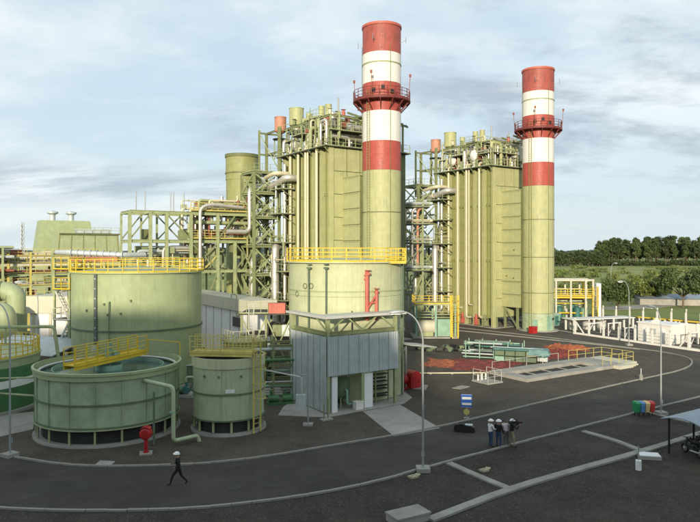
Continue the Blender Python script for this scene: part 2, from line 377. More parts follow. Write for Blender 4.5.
# distant hills and tracks
mb = MB()
for (x0, x1, y, hh) in ((-1900, -700, 1900, 20), (-2600, -1500, 2600, 42), (-900, 400, 2400, 34), (300, 2400, 2600, 14)):
    n = 24
    pr = [(x0+(x1-x0)*k/n, y+60*math.sin(k*1.7), hh*math.sin(math.pi*k/n)**.6*(.8+.2*math.sin(k*2.1+y))) for k in range(n+1)]
    vs = [(a, b-400, -1) for (a, b, c) in pr]+[(a, b, c) for (a, b, c) in pr]+[(a, b+700, -1) for (a, b, c) in pr]; m_ = n+1
    mb.add(vs, [(k, k+1, m_+k+1, m_+k) for k in range(n)]+[(m_+k, m_+k+1, 2*m_+k+1, 2*m_+k) for k in range(n)], True)
struct(mb, 'hills', M['hill'])
struct(strip([G(606, 309), G(650, 306), G(720, 300), G(800, 297)], 6, -.02, .03), 'road', M['concrete'])

# the block the photograph was taken from (its shade lies over the foreground)
t = thing('office_building', 'pale office block behind the viewpoint that shades the foreground', 'building')
for (x0, x1, hh) in ((-70, -22, 18.6), (-22, -5, 16.6), (-5, 70, 11.2)):
    MB().b2(x0, x1, -22, -3, 0, hh).build('wall', M['sunwall'], t)
    MB().b2(x0, x1, -3.3, -3.0, hh, hh+.9).build('parapet', M['concrete'], t)

# ================================================================== tanks
def shell_plates(t, R_, z0, z1, n, rows, m, thick=.03, name='shell_plate', gap=.0025):
    for j in range(rows):
        za, zb = z0+(z1-z0)*j/rows, z0+(z1-z0)*(j+1)/rows
        off = .5*(j % 2)*0
        for k in range(n):
            a0, a1 = 2*math.pi*(k+off)/n+gap, 2*math.pi*(k+1+off)/n-gap
            mb = MB(); s_ = 5
            mb.lathe((0, 0, 0), [(R_-thick, za+.012), (R_, za+.012), (R_, zb-.012), (R_-thick, zb-.012)], s_, a0, a1)
            mb.build(name, m, t)
def ringpts(R_, z, n=28): return [(R_*math.cos(2*math.pi*k/n), R_*math.sin(2*math.pi*k/n), z) for k in range(n)]

# --- open clarifier, front left
cx, cy = -16.9, 45.6
t = thing('clarifier_tank', 'wide open-topped pale green tank on short legs with a yellow bridge across its water', 'tank', (cx, cy, 0))
MB().cyl((0, 0, 0), 4.86, 0, .14, 64).build('base_slab', M['concrete'], t)
MB().lathe((0, 0, 0), [(4.3, .1), (4.3, 1.2)], 48).build('shade_drum', M['dark'], t)  # dark drum added so the leg openings look shaded
m = MB().lathe((0, 0, 0), [(0, 1.12), (4.62, 1.12), (4.62, 4.2)], 64); m.lathe((0, 0, 0), [(4.57, 4.2), (4.57, 1.2), (0, 1.2)], 64); m.build('tank_wall', M['sage_dark'], t)
shell_plates(t, 4.68, 1.14, 4.2, 18, 2, M['sage_wet'])
m = MB(); m.lathe((0, 0, 0), [(4.5, 4.2), (4.84, 4.2), (4.84, 4.68), (4.78, 4.68), (4.78, 4.26), (4.5, 4.26)], 72)
m.lathe((0, 0, 0), [(4.84, 4.5), (4.92, 4.52), (4.92, 4.68), (4.78, 4.70)], 72); m.build('rim', M['sage'], t)
for z in (1.2, 2.66):
    MB().lathe((0, 0, 0), [(4.68, z-.05), (4.78, z-.05), (4.78, z+.05), (4.68, z+.05)], 64).build('stiffening_ring', M['sage_dark'], t)
MB().lathe((0, 0, 0), [(4.60, 1.06), (4.82, 1.06), (4.82, 1.14), (4.60, 1.14)], 64).build('stiffening_ring', M['sage'], t)
for k in range(18):
    a = 2*math.pi*k/18; c, s = math.cos(a), math.sin(a)
    MB().box((4.73*c, 4.73*s, 2.6), (.08, .04, 3.1), a).build('stiffener', M['sage_wet'], t)
    MB().ibeam((4.66*c, 4.66*s, .13), (4.66*c, 4.66*s, 1.06), .11, .11).build('leg', M['steel_pale'], t)
MB().lathe((0, 0, 0), [(0, 4.15), (4.56, 4.15)], 48).build('water', M['water'], t)
MB().lathe((0, 0, 0), [(3.7, 3.9), (3.7, 4.42), (3.66, 4.42), (3.66, 3.9)], 48).build('overflow_weir', M['teal'], t)
MB().lathe((0, 0, 0), [(4.57, 4.18), (4.42, 4.34), (4.5, 4.40), (4.57, 4.4)], 48).build('rim_channel', M['roofm'], t)
bd = Vector((2.4, 6.3, 0)).normalized(); ba = math.atan2(bd.y, bd.x); bn = Vector((-bd.y, bd.x, 0))
BL0, BL1 = -3.7, 3.5
m = MB().box(bd*(BL0+BL1)/2+Vector((0, 0, 4.98)), (BL1-BL0, .95, .06), ba)
for s in (-1, 1): m.ibeam(bd*BL0+bn*.45*s+Vector((0, 0, 4.82)), bd*BL1+bn*.45*s+Vector((0, 0, 4.82)), .14, .26)
m.build('bridge_walkway', M['yellow'], t)
for s in (-1, 1):
    MB().rail([bd*BL0+bn*.45*s+Vector((0, 0, 5)), bd*BL1+bn*.45*s+Vector((0, 0, 5))], 1.1, 1.1, .06, mids=(.35, .68)).build('railing', M['yellow'], t)
m = MB().cyl((0, 0, 0), .28, 5.0, 5.5, 16); m.cyl((.0, 0, 0), .2, 5.5, 6.0, 16); m.box((.35, .2, 5.2), (.5, .4, .35), ba); m.build('drive_motor', M['teal'], t)
MB().rail([bd*BL1-bn*.45+Vector((.09, .05, 4.75)), bd*BL1-bn*.45+Vector((2.6, -.4, 4.6))], 1.05, 3, .06, mids=(), kick=0).build('railing', M['yellow'], t)
MB().cyl((0, 0, 0), .12, 2.0, 5.0, 12).build('drive_shaft', M['galvpole'], t)
MB().lathe((0, 0, 0), [(.9, 3.4), (.9, 4.5), (.86, 4.5), (.86, 3.4)], 32).build('centre_well', M['teal'], t)
p0 = Vector((4.6*math.cos(R(-42)), 4.6*math.sin(R(-42)), 4.0)); e1 = Vector((-11.2-cx, 41.2-cy, 0)); e2 = Vector((-9.95-cx, 42.4-cy, 0))
MB().pipe([p0-Vector((.3, -.3, 0)), p0+Vector((.25, -.35, 0)), e1+Vector((0, 0, 3.8)), e1+Vector((0, 0, .38)), e2+Vector((0, 0, .40)), e2+Vector((.1, .05, .0))], .13, 12, .3).build('outlet_pipe', M['sage_light'], t)
m = MB()
for q in (e1*.99+Vector((0, 0, 2.2)), e1+(e2-e1)*.4+Vector((0, 0, .38))): m.cyl(q-Vector((0, 0, 0)), .2, -.04, .04, 14)
m.build('pipe_flange', M['teal'], t)
MB().tube([e1+Vector((-1.35, .4, .05)), e1+Vector((-1.35, .4, 3.4))], .07, 8).build('drain_pipe', M['sage_dark'], t)

# --- small tank with a yellow ladder
cx, cy = -8.56, 45.9
t = thing('dosing_tank', 'smaller round green tank on legs with a yellow caged ladder up its side', 'tank', (cx, cy, 0))
MB().cyl((0, 0, 0), 2.62, 0, .16, 48).build('base_slab', M['concrete'], t)
MB().lathe((0, 0, 0), [(2.15, .15), (2.15, 1.0)], 32).build('shade_drum', M['dark'], t)  # added dark drum standing in for shade under this tank
MB().lathe((0, 0, 0), [(0, .98), (2.4, .98), (2.4, 5.1)], 48).build('tank_wall', M['sage_dark'], t)
shell_plates(t, 2.46, 1.0, 4.5, 8, 2, M['sage_light'])
MB().lathe((0, 0, 0), [(2.4, 4.5), (2.54, 4.5), (2.54, 5.16), (2.4, 5.16)], 48).build('rim', M['cream_tank'], t)
for z in (1.02, 2.78): MB().lathe((0, 0, 0), [(2.46, z-.05), (2.54, z-.05), (2.54, z+.05), (2.46, z+.05)], 48).build('stiffening_ring', M['sage_dark'], t)
MB().lathe((0, 0, 0), [(2.42, 5.0), (0, 5.32)], 40).build('roof', M['grate'], t)
for k in range(12):
    a = 2*math.pi*(k+.5)/12; MB().ibeam((2.36*math.cos(a), 2.36*math.sin(a), .2), (2.36*math.cos(a), 2.36*math.sin(a), 1.0), .14, .14).build('leg', M['steel_pale'], t)
d0, d1 = Vector((-2.35, -.9, 5.5)), Vector((2.0, -1.45, 5.5)); dv = (d1-d0).normalized(); dn = Vector((-dv.y, dv.x, 0))
m = MB(); m.box((d0+d1)/2, ((d1-d0).length, 1.0, .06), math.atan2(dv.y, dv.x))
for s in (-.5, .5): m.ibeam(d0+dn*s-Vector((0, 0, .14)), d1+dn*s-Vector((0, 0, .14)), .12, .24)
m.build('bridge_walkway', M['yellow_pale'], t)
for s in (-.5, .5): MB().rail([d0+dn*s, d1+dn*s], 1.1, .55, .055, mids=(.35, .68)).build('railing', M['yellow_pale'], t)
MB().ladder((2.22, -1.52, .05), 6.6, (.83, -.56, 0), .7, True, .10).build('ladder', M['yellow_pale'], t)
MB().box((.55, -2.49, 3.05), (.62, .02, .26), R(12)).build('notice_plate', M['white'], t)
for a in (-95, -60, -120):
    MB().lathe((2.5*math.cos(R(a)), 2.5*math.sin(R(a)), 4.0), [(0, .07), (.07, .07), (.07, -.07), (0, -.07)], 8).build('nozzle', M['sage_dark'], t)

# --- large storage tank behind the clarifier
cx, cy = -20.2, 62
t = thing('storage_tank', 'broad sage green storage tank ringed by a yellow railing behind the open tank', 'tank', (cx, cy, 0))
MB().cyl((0, 0, 0), 6.3, 0, .3, 64).build('base_slab', M['concrete'], t)
MB().lathe((0, 0, 0), [(5.84, .3), (5.84, 10.45)], 64).build('tank_wall', M['sage_dark'], t)
shell_plates(t, 5.9, .35, 10.5, 14, 2, M['sage'], gap=.0002)
MB().lathe((0, 0, 0), [(5.9, 5.36), (6.0, 5.36), (6.0, 5.5), (5.9, 5.5)], 72).build('stiffening_ring', M['sage_dark'], t)
MB().lathe((0, 0, 0), [(5.9, 10.42), (6.12, 10.42), (6.12, 10.52), (0, 11.0)], 64).build('roof', M['sage'], t)
MB().rail(ringpts(6.05, 10.52, 30), 1.15, 1.2, .075, True, (.35, .68), .15).build('railing', M['yellow'], t)
a = R(-108); c, s = math.cos(a), math.sin(a); p = Vector((5.98*c, 5.98*s, 0))
m = MB().box(p+Vector((0, 0, 7.4)), (.12, .28, 6.2), a); m.build('level_gauge', M['gauge'], t)
m = MB()
for k in range(7): m.box(p*1.013+Vector((0, 0, 4.9+k*.85)), (.04, .09, .09), a)
m.build('gauge_mark', M['white'], t)
MB().box(p*1.02+Vector((0, 0, 3.6)), (.25, .5, 1.2), a).build('gauge_box', M['galv'], t)
for a, z in ((-118, 7.2), (-100, 7.8), (-97, 6.9), (-86, 7.0), (-78, 8.1)):
    c, s = math.cos(R(a)), math.sin(R(a)); MB().box((5.94*c, 5.94*s, z), (.16, .14, .2), R(a)).build('nozzle', M['sage_dark'], t)
a = R(-95); MB().pipe([(5.7*math.cos(a), 5.7*math.sin(a), 8.0), (6.1*math.cos(a), 6.1*math.sin(a), 8.0), (6.1*math.cos(a), 6.1*math.sin(a), .3)], .05, 8, .1).build('vent_pipe', M['sage_dark'], t)

# access stair tower at its left
t = thing('access_tower', 'pale stair tower with yellow top railings at the left of the broad storage tank', 'stair tower', (-27.0, 62.5, 0), R(-20))
for x in (-.9, .9):
    for y in (-.9, .9): MB().ibeam((x, y, 0), (x, y, 11.8), .16, .16).build('column', M['steel_pale'], t)
for k, z in enumerate((2.9, 5.8, 8.7, 10.6)):
    MB().b2(-1, 1, -1, 1, z, z+.06).build('landing', M['grate'], t)
    MB().rail([(-1, -1, z+.06), (1, -1, z+.06), (1, 1, z+.06), (-1, 1, z+.06)], 1.1, .9, .06, True, (.5,)).build('railing', M['yellow' if k > 1 else 'roofm'], t)
for k, z in enumerate((0, 2.9, 5.8)):
    m = MB(); s = 1 if k % 2 else -1
    for y in (-.9, -.35): m.beam((-.9*s, y, z), (.9*s, y, z+2.9), .06, .2)
    for q in range(11): m.box((-.9*s+1.8*s*q/10, -.62, z+2.9*q/10), (.2, .55, .04))
    m.build('stair_flight', M['roofm'], t)

# --- green tank at the left edge
cx, cy = -30.6, 52.0
t = thing('banded_tank', 'mid green tank with one white band cut by the left edge of the picture', 'tank', (cx, cy, 0))
MB().cyl((0, 0, 0), 5.5, 0, .25, 48).build('base_slab', M['concrete'], t)
for z0, z1, mm in ((.25, 1.95, 'green'), (1.97, 2.55, 'whitec'), (2.57, 3.5, 'green'), (3.5, 4.15, 'sage')):
    MB().lathe((0, 0, 0), [(5.2, z0), (5.28, z0), (5.28, z1), (5.2, z1)], 56).build('shell_course', M[mm], t)
MB().lathe((0, 0, 0), [(5.35, 4.1), (5.35, 4.2), (0, 4.5)], 48).build('roof', M['sage'], t)
MB().rail(ringpts(5.2, 4.2, 26), 1.1, .8, .06, True, (.35, .68)).build('railing', M['yellow'], t)
m = MB().pipe([(4.3, -4.0, .2), (4.3, -4.0, 3.0), (7.5, -4.6, 3.2)], .07, 8); m.pipe([(4.6, -4.3, .3), (4.6, -4.3, 2.0), (7.9, -5.2, 2.0)], .07, 8); m.build('outlet_pipe', M['steel_pale'], t)

# --- tall tank in the middle
cx, cy = -.3, 58.0
t = thing('treated_water_tank', 'tall cream green tank ringed by a yellow railing in front of the nearer chimney', 'tank', (cx, cy, 0))
MB().lathe((0, 0, 0), [(5.05, 0), (5.05, 11.4)], 56).build('tank_wall', M['sage_dark'], t)
shell_plates(t, 5.1, .1, 11.5, 14, 4, M['cream_tank'], gap=.0002)
for z in (5.5, 9.1): MB().lathe((0, 0, 0), [(5.1, z-.05), (5.17, z-.05), (5.17, z+.05), (5.1, z+.05)], 64).build('stiffening_ring', M['sage'], t)
MB().lathe((0, 0, 0), [(5.1, 11.42), (5.4, 11.42), (5.4, 11.52), (0, 11.9)], 64).build('roof', M['cream_tank'], t)
MB().rail(ringpts(5.32, 11.52, 28), 1.15, 1.1, .07, True, (.35, .68), .15).build('railing', M['yellow'], t)
MB().b2(3.3, 4.95, -3.9, -2.4, 11.36, 11.46).build('platform', M['yellow'], t)
MB().rail([(3.3, -3.9, 11.46), (4.95, -3.9, 11.46), (4.95, -2.4, 11.46)], 1.15, .7, .07, False, (.35, .68)).build('railing', M['yellow'], t)
def on_tank(px, Rt, c=(cx, cy)):       # where a sight line meets the round shell
    d = Vector(((px-350)/F, 1, 0)); o = Vector((-c[0], -c[1], 0)); A_, B_, C_ = d.dot(d), 2*o.dot(d), o.dot(o)-Rt*Rt
    k = (-B_-math.sqrt(max(0, B_*B_-4*A_*C_)))/(2*A_); return o+d*k
for px, ya, yb, r, mm, nm in ((367, 272, 320, .16, 'redpipe', 'fire_pipe'), (376.5, 291, 320, .13, 'redpipe', 'fire_pipe'), (308.5, 268, 330, .06, 'sage_dark', 'drain_pipe'), (326, 268, 330, .06, 'sage_dark', 'drain_pipe'), (352, 312, 345, .05, 'dark', 'drain_pipe'), (402, 262, 395, .09, 'sage_dark', 'cable_riser')):
    p = on_tank(px, 5.45); q = on_tank(px, 5.0); Yd = p.y+cy
    MB().pipe([q+Vector((0, 0, hz(ya, Yd))), p+Vector((0, 0, hz(ya, Yd))), p+Vector((0, 0, max(.1, hz(yb, Yd))))], r, 10, .2).build(nm, M[mm], t)
for px, py, s in ((368, 274, .55), (366, 279, .4), (376.5, 292, .45), (309, 268, .45), (326, 268, .45)):
    p = on_tank(px, 5.45); z = hz(py, p.y+cy)
    m = MB().cyl(p+Vector((0, 0, z)), s*.45, -.06, .06, 12); m.box(p+Vector((0, 0, z)), (s*.5, s*.5, s*.4)); m.cyl(p+Vector((0, 0, z+.3)), s*.5, -.02, .02, 12); m.build('valve', M['redpipe' if px > 350 else 'sage_dark'], t)
m = MB(); p, q = on_tank(367, 5.45), on_tank(376.5, 5.45)
m.pipe([q+Vector((0, 0, 8.9)), p+Vector((0, 0, 7.6))], .08, 8); m.pipe([q+Vector((0, 0, 8.2)), p+Vector((0, 0, 8.2))], .08, 8); m.build('pipe_link', M['redpipe'], t)
for px, py in ((305, 286), (311, 286), (297, 294)):
    p = on_tank(px, 5.12); m = MB(); a = math.atan2(p.y, p.x); tt = Vector((-math.sin(a), math.cos(a), 0)); z = hz(py, p.y+cy)
    m.tube([p+tt*.22*math.cos(k*math.pi/5)+Vector((0, 0, z+.22*math.sin(k*math.pi/5))) for k in range(11)], .035, 6); m.build('manhole_ring', M['sage_dark'], t)

# --- corrugated filter house in front of it
c0 = Vector((-1.74, 49.2, 0))
t = thing('corrugated_shed', 'grey corrugated metal enclosure with an open bay at the foot of the tall tank', 'shed', c0, RZ)
def corr(x0, x1, z0, z1, m, ax='x', ph=0):
    n = max(2, int(abs(x1-x0)/.052)); vs = []
    for k in range(n+1):
        x = x0+(x1-x0)*k/n; d = (.03 if k % 4 in (1, 2) else -.03)
        for (off, z) in ((d-.012, z0), (d-.012, z1), (d+.012, z1), (d+.012, z0)): vs.append((x, off+ph, z) if ax == 'x' else (off+ph, x, z))
    fs = [(4*k+i, 4*k+(i+1) % 4, 4*k+4+(i+1) % 4, 4*k+4+i) for k in range(n) for i in range(4)]
    return m.add(vs, fs+[(0, 1, 2, 3), (4*n+3, 4*n+2, 4*n+1, 4*n)])
for k in range(7): corr(k*.96, k*.96+.97, 2.9, 5.9, MB(), 'x', -.05+.006*(k % 2)).build('wall_sheet', M['galv'], t)
for k in range(6): corr(k*.97, k*.97+.98, .15, 5.9, MB(), 'y', -.05+.006*(k % 2)).build('wall_sheet', M['galv'], t)
for x, y, z1 in ((.15, .15, 7.3), (6.55, .15, 7.3), (.15, 5.6, 7.3), (3.3, .15, 2.9)):
    MB().ibeam((x, y, .1), (x, y, z1), .25, .25).build('column', M['steel_pale'], t)
MB().b2(.5, 1.0, .1, .5, .06, 2.95).build('doorpost', M['whitec'], t)
MB().b2(3.5, 4.3, .1, .5, .06, 2.95).build('doorpost', M['whitec'], t)
m = MB(); m.ibeam((0, .15, 6.1), (6.7, .15, 6.1), .2, .3); m.ibeam((.15, .15, 6.1), (.15, 5.7, 6.1), .2, .3); m.ibeam((0, .15, 2.85), (6.7, .15, 2.85), .15, .15); m.build('beam', M['steel_green'], t)
m = MB(); m.b2(-.25, 7.3, -.35, 1.6, 7.4, 7.47); m.b2(-.25, 7.3, -.39, -.35, 7.30, 7.5); m.build('roof', M['roofm'], t)
m = MB().b2(-.25, .6, 1.6, 6.2, 7.36, 7.43); m.b2(-.29, -.25, -.35, 6.2, 7.28, 7.46); m.build('roof', M['roofm'], t)
for x0, x1 in ((.2, 1.7), (6.5, 5.0), (3.3, 1.9), (3.3, 4.8)): MB().beam((x0, .15, 6.2), (x1, .15, 7.3), .1).build('brace', M['steel_pale'], t)
MB().beam((.15, .2, 6.2), (.15, 2, 7.3), .1).build('brace', M['steel_pale'], t)
# inside the bay
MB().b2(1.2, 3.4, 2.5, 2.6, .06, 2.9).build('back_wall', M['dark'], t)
tt = thing('pressure_filter', 'pale cylindrical filter vessel standing inside the open bay of the corrugated shed', 'vessel', c0+U*2.2+V*1.6, RZ)
m = MB().lathe((0, 0, 0), [(0, .7), (.5, .75), (.75, 1.0), (.75, 2.3), (.5, 2.55), (0, 2.6)], 24); m.build('shell', M['sage_dark'], tt)
for k in range(3): a = 2*math.pi*k/3; MB().beam((.6*math.cos(a), .6*math.sin(a), .06), (.6*math.cos(a), .6*math.sin(a), 1.0), .1).build('leg', M['steel_pale'], tt)
MB().pipe([(0, -.7, 1.5), (0, -1.0, 1.5), (0, -1.0, .4), (1.2, -1.0, .4)], .09, 10).build('pipe', M['teal'], tt)
t2 = thing('white_crate', 'small white crate on the concrete floor at the mouth of the shed', 'crate', c0+U*2.9+V*.1+Vector((0, 0, .06)), RZ)
m = MB().b2(-.35, .35, -.25, .25, 0, .55); m.build('body', M['white'], t2); MB().b2(-.38, .38, -.28, .28, .55, .62).build('lid', M['white'], t2)
# right side frame rack of the shed
t = thing('cable_rack', 'green steel rack of black pipes under the right end of the corrugated shed', 'rack', c0+U*5.2+V*1.0, RZ)
for x in (0, 1.3):
    for y in (0, 1.2): MB().beam((x, y, .06), (x, y, 2.9), .1).build('post', M['steel_green'], t)
for z in (.5, 1.1, 1.7, 2.3): MB().b2(0, 1.3, 0, 1.2, z, z+.05).build('shelf', M['grate'], t)
for k in range(6): MB().tube([(-.1, .1+.2*k, .75+.6*(k % 3)), (1.4, .1+.2*k, .75+.6*(k % 3))], .07, 8).build('pipe', M['black'], t)
# lean-to canopy right of the tall tank with the red fire cabinet
t = thing('lean_to_canopy', 'small pale lean-to roof on one post to the right of the tall tank', 'canopy', (5.0, 57.0, 0), RZ)
m = MB(); m.add([(-.6, -1.2, 4.3), (2.4, -1.2, 3.9), (2.4, 1.6, 3.9), (-.6, 1.6, 4.3), (-.6, -1.2, 4.36), (2.4, -1.2, 3.96), (2.4, 1.6, 3.96), (-.6, 1.6, 4.36)], [(3, 2, 1, 0), (4, 5, 6, 7), (0, 1, 5, 4), (1, 2, 6, 5), (2, 3, 7, 6), (3, 0, 4, 7)]); m.build('roof', M['roofm'], t)
MB().tube([(.9, -1.0, .05), (.9, -1.0, 4.05)], .09, 10).build('post', M['galvpole'], t)
MB().tube([(.9, 1.3, .05), (.9, 1.3, 4.05)], .09, 10).build('post', M['galvpole'], t)
p = G(412, 388)
t = thing('fire_pump_cabinet', 'dark red rounded fire cabinet on a concrete slab beside the shed', 'cabinet', p+Vector((0, 0, .1)), RZ)
m = MB(); n = 8; prof = [(-.55, 0), (-.55, 1.05)]+[(-.55+.55*(1-math.cos(math.pi*k/n)), 1.05+.45*math.sin(math.pi*k/n)) for k in range(1, n)]+[(.55, 1.05), (.55, 0)]
vs = [(x, y, z) for y in (-.6, .6) for (x, z) in prof]; k_ = len(prof); m.add(vs, [tuple(range(k_))[::-1], tuple(range(k_, 2*k_))]+[(i, (i+1) % k_, k_+(i+1) % k_, k_+i) for i in range(k_)]); m.build('body', M['redb'], t)
MB().b2(-.4, .4, -.63, -.6, .15, 1.0).build('door', M['redb'], t); MB().b2(.25, .3, -.66, -.63, .5, .65).build('handle', M['black'], t)
p = G(404, 389); MB()
t = thing('fire_hose_drum', 'small dark red drum on a stand left of the rounded fire cabinet', 'hose reel', p+Vector((0, 0, .05)), RZ)
m = MB().tube([(-.2, 0, .8), (.2, 0, .8)], .42, 18); m.build('drum', M['redb'], t); MB().b2(-.3, .3, -.3, .3, 0, .12).build('base', M['redb'], t)
for s in (-.25, .25): MB().beam((s, 0, .1), (s, 0, .85), .06).build('leg', M['redb'], t)

# ================================================================== chimneys
def chimney(loc, label):
    t = thing('chimney', label, 'chimney', loc, RZ, 'striped chimneys of the plant')
    Rc = 2.42
    green = [(0.0, 2.75), (2.75, 5.9), (5.9, 11.4), (11.4, 17.2), (17.2, 22.4)]
    for z0, z1 in green:
        mm = M['teal_pale'] if z1 < 3 else M['olive_light']
        MB().lathe((0, 0, 0), [(Rc-.1, z0+.02), (Rc, z0+.02), (Rc, z1-.02), (Rc-.1, z1-.02)], 48).build('shell_course', mm, t)
    for z0, z1, mm in ((22.4, 24.3, 'red'), (24.3, 26.0, 'red'), (26.0, 29.7, 'white'), (29.7, 31.4, 'red'), (31.4, 33.25, 'red'), (33.25, 36.95, 'white'), (36.95, 40.5, 'redsoot')):
        MB().lathe((0, 0, 0), [(Rc-.1, z0+.004), (Rc, z0+.004), (Rc, z1-.004), (Rc-.1, z1-.004)], 48).build('painted_band', M[mm], t)
    MB().lathe((0, 0, 0), [(Rc-.12, .1), (Rc-.12, 40.4)], 40).build('liner', M['dark'], t)
    for z in (5.9, 11.4, 17.2): MB().lathe((0, 0, 0), [(Rc-.02, z-.05), (Rc+.05, z-.05), (Rc+.05, z+.05), (Rc-.02, z+.05)], 48).build('flange', M['olive_dark'], t)
    MB().lathe((0, 0, 0), [(Rc-.02, 35.6), (Rc+.06, 35.6), (Rc+.06, 35.75), (Rc-.02, 35.75)], 48).build('flange', M['steel_pale'], t)
    MB().lathe((0, 0, 0), [(Rc-.2, 40.3), (Rc+.09, 40.3), (Rc+.09, 40.6), (Rc-.2, 40.6), (Rc-.2, 40.3)], 48).build('rim', M['redpipe'], t)
    MB().lathe((0, 0, 0), [(Rc, 31.0), (3.62, 31.0), (3.62, 31.22), (Rc, 31.22)], 48).build('platform', M['darkred'], t)
    MB().rail(ringpts(3.56, 31.2, 22), 1.2, 1.2, .06, True, (.35, .7), .15).build('railing', M['darkred'], t)
    for k in range(14):
        a = 2*math.pi*k/14; c, s = math.cos(a), math.sin(a); m = MB()
        m.beam((Rc*c, Rc*s, 29.8), (3.5*c, 3.5*s, 30.95), .1, .14); m.beam((Rc*c, Rc*s, 30.95), (3.55*c, 3.55*s, 30.95), .1, .14); m.build('bracket', M['darkred'], t)
    for k in range(4):
        a = 2*math.pi*k/4+.6; c, s = math.cos(a), math.sin(a)
        m = MB().beam((3.55*c, 3.55*s, 31.2), (3.75*c, 3.75*s, 34.0), .05); m.box((3.75*c, 3.75*s, 34.1), (.2, .2, .35)); m.build('warning_light', M['rust'], t)
        m = MB().beam((Rc*c, Rc*s, 38.3), (3.2*c, 3.2*s, 38.6), .05); m.beam((3.2*c, 3.2*s, 38.2), (3.2*c, 3.2*s, 39.0), .05); m.build('lightning_rod', M['galvpole'], t)
    for k, z in ((0, 32.2), (1, 32.5), (2, 32.0)):
        a = R(-150+28*k); MB().box((Rc*math.cos(a), Rc*math.sin(a), z), (.25, .45, .5), a).build('sampling_port', M['dark'], t)
    a = R(-165); c, s = math.cos(a), math.sin(a)
    MB().ladder((2.62*c, 2.62*s, .2), 32.2, (c, s, 0), .42, False, .045).build('ladder', M['olive'], t)
    for a in (-100, 150): MB().tube([(2.48*math.cos(R(a)), 2.48*math.sin(R(a)), .3), (2.48*math.cos(R(a)), 2.48*math.sin(R(a)), 38)], .035, 6).build('conduit', M['olive_dark'], t)
    for a, wd, h in ((-95, .9, 2.1), (-150, .8, 1.6)):
        q = R(a); MB().box((Rc*math.cos(q), Rc*math.sin(q), h/2+.25), (.12, wd, h), q).build('door', M['teal'], t)
    for a in (-70, -78): q = R(a); MB().lathe((2.4*math.cos(q), 2.4*math.sin(q), 1.9), [(0, .16), (.16, .16), (.16, -.16), (0, -.16)], 12).build('port', M['dark'], t)
    MB().cyl((0, 0, 0), 3.1, -.02, .12, 40).build('plinth', M['concrete'], t)
    return t
C1, C2 = Vector((4.0, 82.0, 0)), Vector((29.4, 101.6, 0))
chimney(C1, 'nearer red and white striped chimney rising behind the tall cream tank')
chimney(C2, 'farther red and white striped chimney standing free down to the ground on the right')

